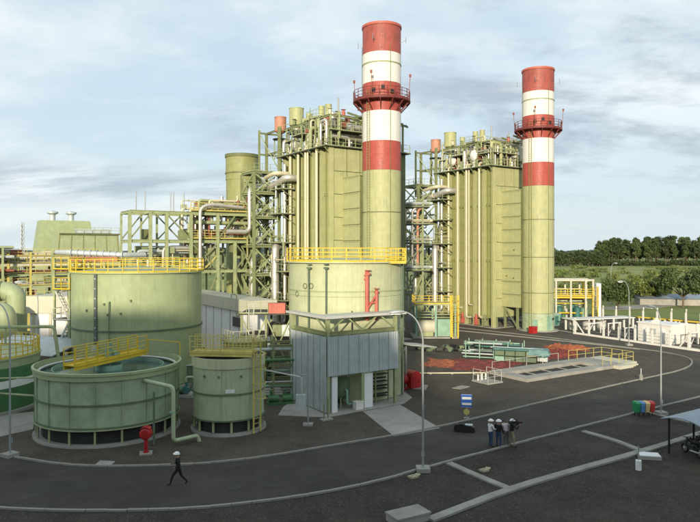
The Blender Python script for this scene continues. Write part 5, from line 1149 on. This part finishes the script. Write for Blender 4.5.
for k in range(70):
    x, y = rnd.uniform(-1, 5.8), rnd.uniform(0, 2.8); a = rnd.uniform(0, 3); r = rnd.uniform(.1, .3)
    MB().tube([(x, y, r), (x+.7*math.cos(a), y+.7*math.sin(a), r)], r, 9).build('fitting', M[rnd.choice(('black', 'grate', 'grate', 'steel_green', 'black', 'dark', 'sage_dark'))], t)

# ================================================================== white fenced compound on the right
F0, F1 = G(575, 334), G(712, 353.5); fd = (F1-F0); fl = fd.length; fa = math.atan2(fd.y, fd.x)
post = thing('concrete_post', '', 'fence post', (0, 0, 0), 0, 'white concrete fence posts with bent tops')
m = MB().b2(-.11, .11, -.11, .11, 0, 1.9); m.build('post', M['white'], post); MB().beam((0, 0, 1.86), (.28, -.28, 2.35), .18).build('bent_top', M['white'], post)
fp = []; NTH = 'first second third fourth fifth sixth seventh eighth ninth'.split()
for k in range(9): fp.append((F0+fd*(k/8*.98), f'white bent-topped concrete post, {NTH[k]} from the left in the compound front row'))
B0, B1 = G(603, 323), G(716, 329.5)
for k in range(9): fp.append((B0+(B1-B0)*(k/8), f'white bent-topped concrete post, {NTH[k]} from the left in the compound back row'))
for k, (q, lb) in enumerate(fp):
    if k == 0: post.location = q; post['label'] = lb; post.rotation_euler = (0, 0, fa)
    else: copy_tree(post, q, fa, lb, (1, 1, 1.25) if k >= 9 else None)
t = thing('post_rail', 'long white concrete plinth rail along the front row of bent-topped posts', 'rail', F0, fa)
MB().b2(-.3, fl, -.09, .09, .0, .28).build('plinth', M['white'], t)
MB().beam((.2, 0, 1.8), (1.6, 0, .3), .14).build('brace', M['white'], t); MB().beam((fl*.86, 0, 1.8), (fl*.80, 0, .3), .14).build('brace', M['white'], t)
for i in range(8):
    x0 = fl*.98*i/8
    for z in (.7, 1.15, 1.6): MB().beam((x0, 0, z), (x0+fl*.98/8, 0, z), .03).build('wire', M['galvpole'], t)
for k in range(6):
    t = thing('goalpost', f'slender white goalpost frame, {NTH[k]} from the left inside the white post compound', 'frame', F0+fd*(.07+.15*k)+V*.2+U*(1.6+.5*(k % 2)), fa+R(90), 'white goalpost frames in the compound')
    for x in (0, 2.6): MB().b2(x-.06, x+.06, -.06, .06, 0, 1.5+.3*(k % 2)).build('post', M['white'], t)
    MB().b2(-.12, 2.72, -.06, .06, 1.5+.3*(k % 2), 1.64+.3*(k % 2)).build('crossbar', M['white'], t); MB().beam((0, 0, .2), (.9, 0, 1.45), .07).build('brace', M['white'], t)
t = thing('flat_canopy', 'thin flat pale canopy roof over the left part of the white post compound', 'canopy', (34.4, 99.5, 0), R(16))
MB().b2(-.3, 11.2, .2, 2.9, 1.74, 1.86).build('roof', M['white'], t)
for x in (.2, 3.8, 7.4, 11.0):
    for y in (.5, 2.6): MB().b2(x-.12, x+.12, y-.12, y+.12, 0, 1.72).build('post', M['white'], t)
for k in range(3):
    x = 1.2+2.6*k; m = MB().lathe((x, 2.2, 0), [(.7, 0), (.7, 1.1), (0, 1.4)], 18); m.build('covered_tank', M['roofm'], t)
Y_ = 89.5
t = thing('white_cabin', 'low white cabin with two dark doors behind the front posts of the right compound', 'cabin', G(642, 341)+V*.6, fa)
MB().b2(0, 4.9, 0, 3, 0, 2.5).build('wall', M['white'], t); MB().b2(-.15, 5.05, -.15, 3.15, 2.5, 2.64).build('roof', M['whitec'], t)
for x in (.7, 3.2): MB().b2(x, x+.9, -.03, .02, .05, 2.0).build('door', M['whitec'], t)
MB().b2(1.9, 2.8, -.03, .02, 1.1, 1.9).build('window', M['galv'], t); MB().add([(1.6, .4, 2.64), (3.2, .4, 2.64), (2.4, .4, 3.3), (1.6, .7, 2.64), (3.2, .7, 2.64), (2.4, .7, 3.3)], [(0, 1, 2), (5, 4, 3), (0, 2, 5, 3), (1, 4, 5, 2)]).build('gable', M['white'], t)
t = thing('white_tank_wall', 'long blank white wall panel beside the low cabin at the right edge', 'wall', G(675, 341)+V*1.5, fa)
for k in range(5): MB().b2(k*1.6, k*1.6+1.58, 0, .15, .9, 2.6).build('panel', M['white'], t)
for k in range(6): MB().b2(k*1.6-.08, k*1.6+.08, -.08, .22, 0, 2.7).build('post', M['white'], t)
MB().b2(0, 8, .15, 2.2, .8, .95).build('shelf', M['cream'], t)
q0, q1 = A(636, 317, 112), A(705, 322, 103)
t = thing('gas_pipe', 'thin yellow pipe on supports behind the white cabin', 'pipe', (q0.x, q0.y, 0)); dq = Vector((q1.x-q0.x, q1.y-q0.y, 0))
MB().tube([Vector((0, 0, q0.z)), dq+Vector((0, 0, q0.z))], .14, 10).build('pipe', M['yellow'], t)
for f in (.05, .35, .65, .95): MB().beam(dq*f, dq*f+Vector((0, 0, q0.z-.1)), .16).build('support', M['white'], t)

# yellow process skid right of the farther chimney
p = G(556, 319.5); 
t = thing('fuel_gas_skid', 'yellow railed process platform on white columns right of the farther chimney', 'process skid', p, R(-4))
Ws = (600-556)/F*p.y
for x in (0, Ws*.33, Ws*.66, Ws*.82): 
    for y in (0, 4): MB().ibeam((x, y, 0), (x, y, 7.2), .28, .28).build('column', M['cream'], t)
for z in (4.0, 7.1):
    for y in (0, 4): MB().ibeam((-.3, y, z), (Ws*.85, y, z), .25, .35).build('beam', M['yellow' if z < 5 else 'roofm'], t)
MB().b2(-.3, Ws*.85, .1, 3.9, 4.18, 4.26).build('deck', M['grate'], t); MB().rail([(-.3, 0, 4.26), (Ws*.85, 0, 4.26)], 1.2, 1.1, .1, False, (.35, .68), .2).build('railing', M['yellow'], t)
MB().ladder((Ws*.86, -.3, 0), 6.0, (0, -1, 0), .9, True, .2).build('ladder', M['yellow'], t)
MB().b2(Ws*.9, Ws*1.0, 0, 2, 0, 6.5).build('cable_duct', M['whitec'], t)
rnd = random.Random(41)
for k in range(9):
    x = rnd.uniform(.3, Ws*.75); m = MB(); r = rnd.uniform(.35, .7); hh = rnd.uniform(1.2, 3.0); m.lathe((x, rnd.uniform(.8, 3), 0), [(r, .1), (r, hh), (r*.5, hh+.3), (0, hh+.35)], 14); m.build('vessel', M[rnd.choice(('teal', 'teal_dark', 'roofm', 'green'))], t)
for k in range(10):
    z = rnd.uniform(1, 6.8); y = rnd.uniform(.3, 3.6); MB().pipe([(rnd.uniform(-.5, 2), y, z), (Ws*.7, y, z), (Ws*.7, y, max(.4, z-2))], rnd.choice((.1, .15)), 8).build('pipe', M[rnd.choice(('yellow', 'creampipe', 'roofm', 'yellow'))], t)
t = thing('low_pump_house', 'small grey equipment box at the foot of the farther chimney on the right', 'equipment', G(552, 326)+Vector((.3, 0, 0)), RZ)
MB().b2(0, 1.6, 0, 1.4, 0, 1.9).build('body', M['teal'], t); MB().b2(-.1, 1.7, -.1, 1.5, 1.9, 2.0).build('roof', M['roofm'], t); MB().b2(.3, 1.1, -.03, 0, .1, 1.6).build('door', M['teal_dark'], t)
t = thing('red_fire_box', 'bright red fire equipment box on the ground at the foot of the farther chimney', 'box', G(533, 333.3), RZ)
MB().b2(-.5, .5, -.4, .4, 0, .95).build('body', M['redb'], t); MB().b2(-.54, .54, -.44, .44, .95, 1.03).build('lid', M['redb'], t); MB().b2(-.1, .1, -.43, -.4, .5, .6).build('handle', M['black'], t)
# far low roofs on the right
p = A(640, 306, 148)
t = thing('long_low_shed', 'long low shed with a blue grey roof among the bushes on the right', 'shed', (p.x, p.y, 0), R(-12))
MB().b2(0, 22, 0, 6, 0, 1.5).build('wall', M['concrete'], t); m = MB(); m.add([(-.4, -.6, 1.5), (22.4, -.6, 1.5), (22.4, 6.6, 1.5), (-.4, 6.6, 1.5), (-.4, 3, 2.4), (22.4, 3, 2.4)], [(3, 2, 1, 0), (0, 1, 5, 4), (2, 3, 4, 5), (0, 4, 3), (1, 2, 5)]); m.build('roof', M['roofblue'], t)

# ================================================================== people
def person(label, loc, rz, J, mats, helmet='helmet', group=None, hair=False):
    t = thing('person', label, 'person', loc, rz, group); t.scale = (1.14, 1.12, 1.0)
    base = dict(pel=(0, 0, .95), sp=(0, 0, 1.13), ch=(0, .01, 1.33), nk=(0, .01, 1.50), hl=(0, .03, 1.575), hm=(0, .025, 1.65), ht=(0, .01, 1.735),
        sL=(-.17, 0, 1.42), eL=(-.24, -.02, 1.14), wL=(-.26, .08, .90), pL=(-.26, .10, .82), sR=(.17, 0, 1.42), eR=(.24, -.02, 1.14), wR=(.26, .08, .90), pR=(.26, .10, .82),
        hL=(-.09, 0, .90), kL=(-.10, .03, .50), aL=(-.10, 0, .09), tL=(-.11, .16, .045), hR=(.09, 0, .90), kR=(.10, .03, .50), aR=(.10, 0, .09), tR=(.11, .16, .045))
    base.update(J); ks = list(base)
    rad = dict(pel=(.155, .11), sp=(.14, .10), ch=(.17, .115), nk=(.055, .055), hl=(.065, .075), hm=(.078, .098), ht=(.06, .075))
    for s in 'LR': rad.update({'s'+s: (.065, .065), 'e'+s: (.046, .046), 'w'+s: (.033, .033), 'p'+s: (.042, .03), 'h'+s: (.095, .09), 'k'+s: (.062, .062), 'a'+s: (.045, .048), 't'+s: (.045, .035)})
    E = [('pel', 'sp'), ('sp', 'ch'), ('ch', 'nk'), ('nk', 'hl'), ('hl', 'hm'), ('hm', 'ht')]
    for s in 'LR': E += [('ch', 's'+s), ('s'+s, 'e'+s), ('e'+s, 'w'+s), ('w'+s, 'p'+s), ('pel', 'h'+s), ('h'+s, 'k'+s), ('k'+s, 'a'+s), ('a'+s, 't'+s)]
    me = bpy.data.meshes.new('body'); me.from_pydata([base[k] for k in ks], [(ks.index(a), ks.index(b)) for a, b in E], [])
    o = bpy.data.objects.new('body', me); col.objects.link(o)
    sk = o.modifiers.new('skin', 'SKIN'); sk.use_smooth_shade = True; sv = me.skin_vertices[0].data
    for i, k in enumerate(ks): sv[i].radius = rad[k]; sv[i].use_root = (k == 'pel')
    ss = o.modifiers.new('sub', 'SUBSURF'); ss.levels = 2; ss.render_levels = 2
    bpy.context.view_layer.update(); dg = bpy.context.evaluated_depsgraph_get()
    nm = bpy.data.meshes.new_from_object(o.evaluated_get(dg)); nm.name = 'body'; bpy.data.objects.remove(o)
    mb = MB(); mb.v = [tuple(v.co) for v in nm.vertices]; mb.f = [tuple(p.vertices) for p in nm.polygons]; mb.sm = [True]*len(mb.f)
    for s in 'LR':          # five fingers rooted in each palm
        w_, p_ = Vector(base['w'+s]), Vector(base['p'+s]); d = (p_-w_).normalized(); a = d.cross(Vector((1, 0, 0)) if abs(d.x) < .8 else Vector((0, 0, 1))).normalized(); b = a.cross(d)
        for i, (off, ln) in enumerate(((-.028, .075), (-.010, .088), (.010, .082), (.028, .064))): q = p_+d*.015+a*off; mb.tube([q-d*.02, q+d*ln*.5+b*.008, q+d*ln*.8+b*.03], [.010, .009, .007], 6)
        q = p_-d*.02+a*.03; mb.tube([q, q+a*.03+d*.025, q+a*.035+d*.055], [.012, .011, .008], 6)
    hm, ht = Vector(base['hm']), Vector(base['ht']); hl = Vector(base['hl']); up = (ht-hl).normalized(); fw = Vector((0, 1, 0)); fw = (fw-up*fw.dot(up)).normalized(); rt = fw.cross(up)
    mb.tube([hm+fw*.075+up*.015, hm+fw*.112-up*.02, hm+fw*.09-up*.03], [.010, .016, .012], 6)
    for s in (-1, 1): mb.tube([hm+rt*s*.075+up*.02, hm+rt*s*.088, hm+rt*s*.075-up*.03], [.012, .02, .01], 6)
    body = mb.build('body', M['skin'], t); bm_ = body.data
    for k in mats[:3]: bm_.materials.append(M[k])
    seg = [(Vector(base[a]), Vector(base[b]), a, b) for a, b in E]; idx = []
    for p in bm_.polygons:
        c = p.center; best, bk = 9, None
        for a, b, ka, kb in seg:
            d = b-a; f = max(0, min(1, (c-a).dot(d)/d.length_squared)); ds = (c-a-d*f).length
            if ds < best: best, bk = ds, (ka, kb, f)
        ka, kb, f = bk
        if ka in ('nk', 'hl', 'hm') or kb[0] == 'p' and kb != 'pel' or (ka == 'ch' and kb == 'nk' and f > .75): i = 0
        elif ka[0] == 'a' or (ka[0] == 'k' and f > .93): i = 3
        elif ka[0] in 'hk' or kb[0] in 'h' or (ka == 'pel' and f < .15): i = 2
        else: i = 1
        idx.append(i)
    bm_.polygons.foreach_set('material_index', idx)
    q = hm+up*.005+fw*.098; m = MB()
    for s in (-1, 1): m.cyl(q+rt*s*.03+up*.02-fw*.01, .008, -.008, .008, 8)
    m.build('eye', M['black'], t)
    m = MB().beam(hm+fw*.098-up*.055-rt*.022, hm+fw*.098-up*.055+rt*.022, .012, .008); m.build('mouth', M['redpipe'], t)
    rot = Matrix((rt, fw, up)).transposed()
    def dome(name, m_, r, zb, brim):
        m = MB(); m.lathe((0, 0, 0), [(r*math.cos(R(9*k)), zb+r*.88*math.sin(R(9*k))) for k in range(11)], 20)
        if brim: m.lathe((0, .012, 0), [(r*.95, zb-.006), (r+.03, zb-.01), (r+.03, zb+.004), (r*.95, zb+.008)], 20)
        m.v = [tuple(rot @ Vector(v)+hm) for v in m.v]; m.build(name, m_, t)
    if helmet: dome('helmet', M[helmet], .135, .02, True)
    dome('hair', M['cl_black'], .108, -.01 if not helmet else -.03, False)
    return t
walk = dict(pel=(0, 0, .93), sp=(0, .02, 1.12), ch=(0, .04, 1.32), nk=(0, .06, 1.49), hl=(0, .09, 1.56), hm=(0, .085, 1.64), ht=(0, .075, 1.725), sL=(-.17, .05, 1.41), sR=(.17, .03, 1.41),
    hL=(-.09, 0, .89), kL=(-.10, .26, .52), aL=(-.10, .36, .10), tL=(-.10, .53, .06), hR=(.09, 0, .89), kR=(.10, -.10, .48), aR=(.10, -.40, .14), tR=(.10, -.28, .045),
    eL=(-.24, -.08, 1.15), wL=(-.22, .10, 1.0), pL=(-.20, .17, .98), eR=(.25, .05, 1.13), wR=(.17, .26, 1.08), pR=(.12, .33, 1.10))
person('person in black with a white helmet striding along the near road by the open tank', G(178.5, 485), R(92), walk, ('cl_black', 'cl_black', 'black'))
g = 'film crew standing on the road'
arms_fwd = dict(eL=(-.25, .10, 1.17), wL=(-.16, .30, 1.20), pL=(-.12, .38, 1.22), eR=(.25, .10, 1.17), wR=(.14, .30, 1.15), pR=(.10, .38, 1.15))
person('person in white shirt, blue jeans and white helmet, leftmost of the film crew', G(490.5, 447), R(-70), dict(arms_fwd), ('cl_white', 'cl_jean', 'black'), group=g)
person('person in a black jacket and white helmet second from the left in the film crew', G(498.5, 447.5), R(-40), dict(eL=(-.26, .04, 1.15), wL=(-.24, .18, .95), pL=(-.23, .24, .89)), ('cl_black', 'cl_jean', 'black'), group=g)
person('bareheaded person in a pale shirt and dark trousers leaning between two crew members', G(506.3, 446.5), R(20), dict(sp=(0, .05, 1.12), ch=(0, .16, 1.28), nk=(0, .28, 1.38), hl=(0, .34, 1.43), hm=(0, .37, 1.49), ht=(0, .42, 1.57), sL=(-.18, .18, 1.36), sR=(.18, .18, 1.36),
    eL=(-.34, .16, 1.22), wL=(-.30, .34, 1.08), pL=(-.28, .41, 1.04), eR=(.34, .16, 1.22), wR=(.30, .34, 1.08), pR=(.28, .41, 1.04)), ('cl_pink', 'cl_grey', 'black'), helmet=None, group=g)
pc = G(511.8, 447)
person('person in black with white helmet and khaki trousers shouldering a video camera', pc, R(-82), dict(aL=(-.16, -.05, .09), kL=(-.14, .03, .5), tL=(-.19, .1, .045), aR=(.17, .06, .09), kR=(.15, .08, .5), tR=(.21, .22, .045),
    eL=(-.30, .20, 1.18), wL=(-.10, .42, 1.40), pL=(-.02, .47, 1.44), eR=(.34, .16, 1.22), wR=(.20, .36, 1.40), pR=(.17, .42, 1.45)), ('cl_black', 'cl_tan', 'black'), group=g)
t = thing('video_camera', 'black shoulder video camera held by the crew member on the right', 'video camera', pc+Vector((0, 0, 1.46)), R(-82))
MB().b2(.05, .21, -.10, .38, .03, .22).build('body', M['black'], t); MB().tube([(.13, .38, .12), (.13, .58, .12), (.13, .62, .12)], [.055, .06, .07], 14).build('lens', M['black'], t)
MB().pipe([(.13, -.05, .2), (.13, 0, .3), (.13, .28, .3), (.13, .33, .2)], .018, 6).build('handle', M['black'], t); MB().b2(.0, .05, .2, .32, .18, .24).build('viewfinder', M['black'], t); MB().b2(.06, .20, -.24, -.10, .05, .20).build('battery', M['dark'], t)

# ================================================================== vegetation
def leaves(rng, blobs, n, size):
    vs, fs = [], []; wts = np.array([b[3]*b[4] for b in blobs]); pick = rng.choice(len(blobs), n, p=wts/wts.sum())
    B = np.array([b[:6] for b in blobs])[pick]; d = rng.normal(size=(n, 3)); d /= np.linalg.norm(d, axis=1)[:, None]; rr = rng.random(n)**.45
    c = B[:, :3]+d*rr[:, None]*B[:, 3:6]
    a = rng.normal(size=(n, 3)); a /= np.linalg.norm(a, axis=1)[:, None]; b = np.cross(a, rng.normal(size=(n, 3))); b /= np.linalg.norm(b, axis=1)[:, None]
    s = size*(.6+.8*rng.random((n, 1)))
    q = np.stack([c-a*s, c+b*s*.5, c+a*s, c-b*s*.5], 1).reshape(-1, 3)
    return q, np.arange(4*n).reshape(-1, 4)
def leaf_mesh(name, q, f, m):
    me = bpy.data.meshes.new(name); me.from_pydata(q.tolist(), [], f.tolist()); me.materials.append(m); return me
def tree(kind, seed, h, spread, trunk_h, n, size, m, label):
    rng = np.random.default_rng(seed); rd = random.Random(seed); t = thing('tree', label, 'tree', (0, 0, 0)); mb = MB(); r0 = h*(.011 if kind == 'tall' else .018)
    if kind == 'tall':
        top = h*.92; mb.tube([(0, 0, 0), (rd.uniform(-.2, .2), rd.uniform(-.2, .2), h*.5), (rd.uniform(-.4, .4), rd.uniform(-.4, .4), top)], [r0, r0*.7, r0*.2], 7); bl = []
        for k in range(9):
            z = trunk_h+(h-trunk_h)*(k+.5)/9; a = rd.uniform(0, 6.3); d = spread*rd.uniform(.15, .7)*(1.1-.7*(k/9)); x, y = d*math.cos(a), d*math.sin(a)
            mb.tube([(0, 0, z-h*.06), (x, y, z)], [r0*.3, r0*.1], 5); bl.append((x, y, z, spread*rd.uniform(.25, .5), spread*rd.uniform(.25, .5), h*rd.uniform(.05, .09)))
        bl.append((0, 0, h*.94, spread*.3, spread*.3, h*.07))
    else:
        mb.tube([(0, 0, 0), (.1, 0, trunk_h), (0, .1, h*.6)], [r0*1.4, r0, r0*.4], 8); bl = []
        for k in range(13):
            a = k*2.4+rd.uniform(-.4, .4); d = spread*rd.uniform(.3, .85); z = trunk_h+(h-trunk_h)*rd.uniform(.15, .85)*(1.05-.35*d/spread); x, y = d*math.cos(a), d*math.sin(a)
            mb.tube([(0, 0, trunk_h*.9), (x*.5, y*.5, (trunk_h+z)*.52), (x, y, z)], [r0*.6, r0*.4, r0*.12], 6); bl.append((x, y, z, spread*rd.uniform(.25, .42), spread*rd.uniform(.25, .42), (h-trunk_h)*rd.uniform(.12, .22)))
    mb.build('trunk', M['bark'], t)
    q, f = leaves(rng, bl, n, size); link('crown', leaf_mesh('crown', q, f, m), t)
    return t
def bush(seed, h, spread, n, size, m, label):
    rng = np.random.default_rng(seed); rd = random.Random(seed); t = thing('bush', label, 'bush', (0, 0, 0)); mb = MB(); bl = []
    for k in range(8):
        a = k*2.4; d = spread*rd.uniform(.1, .7); z = h*rd.uniform(.3, .75); bl.append((d*math.cos(a), d*math.sin(a), z, spread*rd.uniform(.28, .45), spread*rd.uniform(.28, .45), h*rd.uniform(.2, .32)))
        mb.tube([(0, 0, 0), (d*.5*math.cos(a), d*.5*math.sin(a), z)], [.08, .03], 5)
    mb.build('stem', M['bark'], t); q, f = leaves(rng, bl, n, size); q[:, 2] = np.maximum(q[:, 2], .02); link('foliage', leaf_mesh('foliage', q, f, m), t)
    return t
def scatter(proto_list, spots, label, group, rnd, sc_=(.8, 1.2)):
    used = set()
    for (x, y) in spots:
        k = rnd.randrange(len(proto_list)); s = rnd.uniform(*sc_); p = proto_list[k]
        if k not in used: used.add(k); p.location = (x, y, -.03); p.scale = (s, s, s); p['label'] = label; p['group'] = group
        else: r = copy_tree(p, (x, y, -.03), rnd.uniform(0, 6.28), label, (s*rnd.uniform(.85, 1.15), s*rnd.uniform(.85, 1.15), s)); r['group'] = group
    for k, p in enumerate(proto_list):
        if k not in used:
            for c in list(p.children): bpy.data.objects.remove(c)
            bpy.data.objects.remove(p)
rnd = random.Random(77)
# tall plantation on the right horizon
pr = [tree('tall', 100+k, 18+k*.7, 5.2+.4*(k % 3), 7.5+.6*(k % 4), 760, .72, M['leaf0' if k % 3 else 'leaf1'], '') for k in range(7)]
sp = []
for row in range(6):
    Y = 520+row*15
    for k in range(28):
        px = 597+k*4.3+rnd.uniform(-1.6, 1.6)+row*1.1
        sp.append(((px-350)/F*Y, Y+rnd.uniform(-6, 6)))
scatter(pr, sp, 'tall slender tree with a bare trunk in the dense plantation on the right horizon', 'plantation trees on the horizon', rnd, (.62, 1.15))
# lower wood left of it
pr = [tree('round', 200+k, 13, 6.5, 2, 560, .8, M['leaf0'], '') for k in range(4)]
sp = []
for row in range(3):
    for k in range(14): Y = 500+row*25; px = 545+k*4.3+rnd.uniform(-2, 2); sp.append(((px-350)/F*Y, Y))
scatter(pr, sp, 'rounded dark tree in the low wood beyond the field behind the farther chimney', 'trees of the low wood', rnd)
# understorey of the plantation
pr = [bush(250+k, 5, 5, 220, .8, M['leaf0'], '') for k in range(3)]
sp = [((px-350)/F*Y, Y) for px in np.arange(596, 720, 3.5) for Y in (512+rnd.uniform(-5, 5),)]
scatter(pr, sp, 'low dark bush along the foot of the plantation', 'bushes at the foot of the plantation', rnd)
# scrub on the field
pr = [bush(270+k, 2.0, 5, 160, .6, M['leaf3' if k else 'leaf2'], '') for k in range(3)]
sp = []
for k in range(45): Y = rnd.uniform(230, 480); px = rnd.uniform(550, 715); sp.append(((px-350)/F*Y, Y))
scatter(pr, sp, 'low bright green shrub on the grassy field below the plantation', 'low shrubs on the field', rnd, (.6, 1.3))
# hedgerow and bushes in the field
pr = [bush(300+k, 5.5, 5, 500, .55, M['leaf2' if k % 2 else 'leaf1'], '') for k in range(4)]
sp = []
for k in range(15): Y = rnd.uniform(190, 300); px = rnd.uniform(552, 715); sp.append(((px-350)/F*Y, Y))
scatter(pr, sp, 'olive green bush in the rough field beyond the yard', 'bushes in the rough field', rnd, (.35, .8))
pr = [bush(350+k, 6, 4.2, 900, .4, M['leaf2' if k % 2 else 'leaf3'], '') for k in range(4)]
sp = [((px-350)/F*Y, Y) for px, Y in ((562, 200), (575, 190), (588, 205), (604, 190), (618, 200), (632, 196), (648, 190), (664, 205), (700, 200), (716, 190), (574, 170), (596, 165), (616, 160), (626, 178), (640, 172), (654, 180), (668, 168), (700, 172), (714, 165))]
scatter(pr, sp, 'bushy roadside shrub behind the white post compound', 'shrubs behind the compound', rnd, (.4, .75))
t = tree('round', 400, 9.6, 5.6, 2.4, 6000, .30, M['leaf1'], 'broad dark round-crowned tree standing alone at the right edge'); p = A(683, 300, 142); t.location = (p.x, p.y, 0)
t = bush(403, 6.6, 4.4, 5200, .28, M['leaf1'], 'tall dark dense bush behind the distant lamp post'); p = A(618, 300, 138); t.location = (p.x, p.y, 0)
t = bush(407, 6.4, 5.4, 5200, .30, M['leaf2'], 'large olive spreading bush between the dark bush and the lone round tree'); p = A(645, 300, 150); t.location = (p.x, p.y, 0)
# trees far left
pr = [tree('round', 500+k, 11, 6, 3, 420, .8, M['leaf1'], '') for k in range(3)]
sp = [((px-350)/F*Y, Y) for px in np.arange(-30, 60, 5) for Y in (420+rnd.uniform(-30, 60),)]
scatter(pr, sp, 'dark tree on the far left horizon beyond the plant', 'trees on the left horizon', rnd)
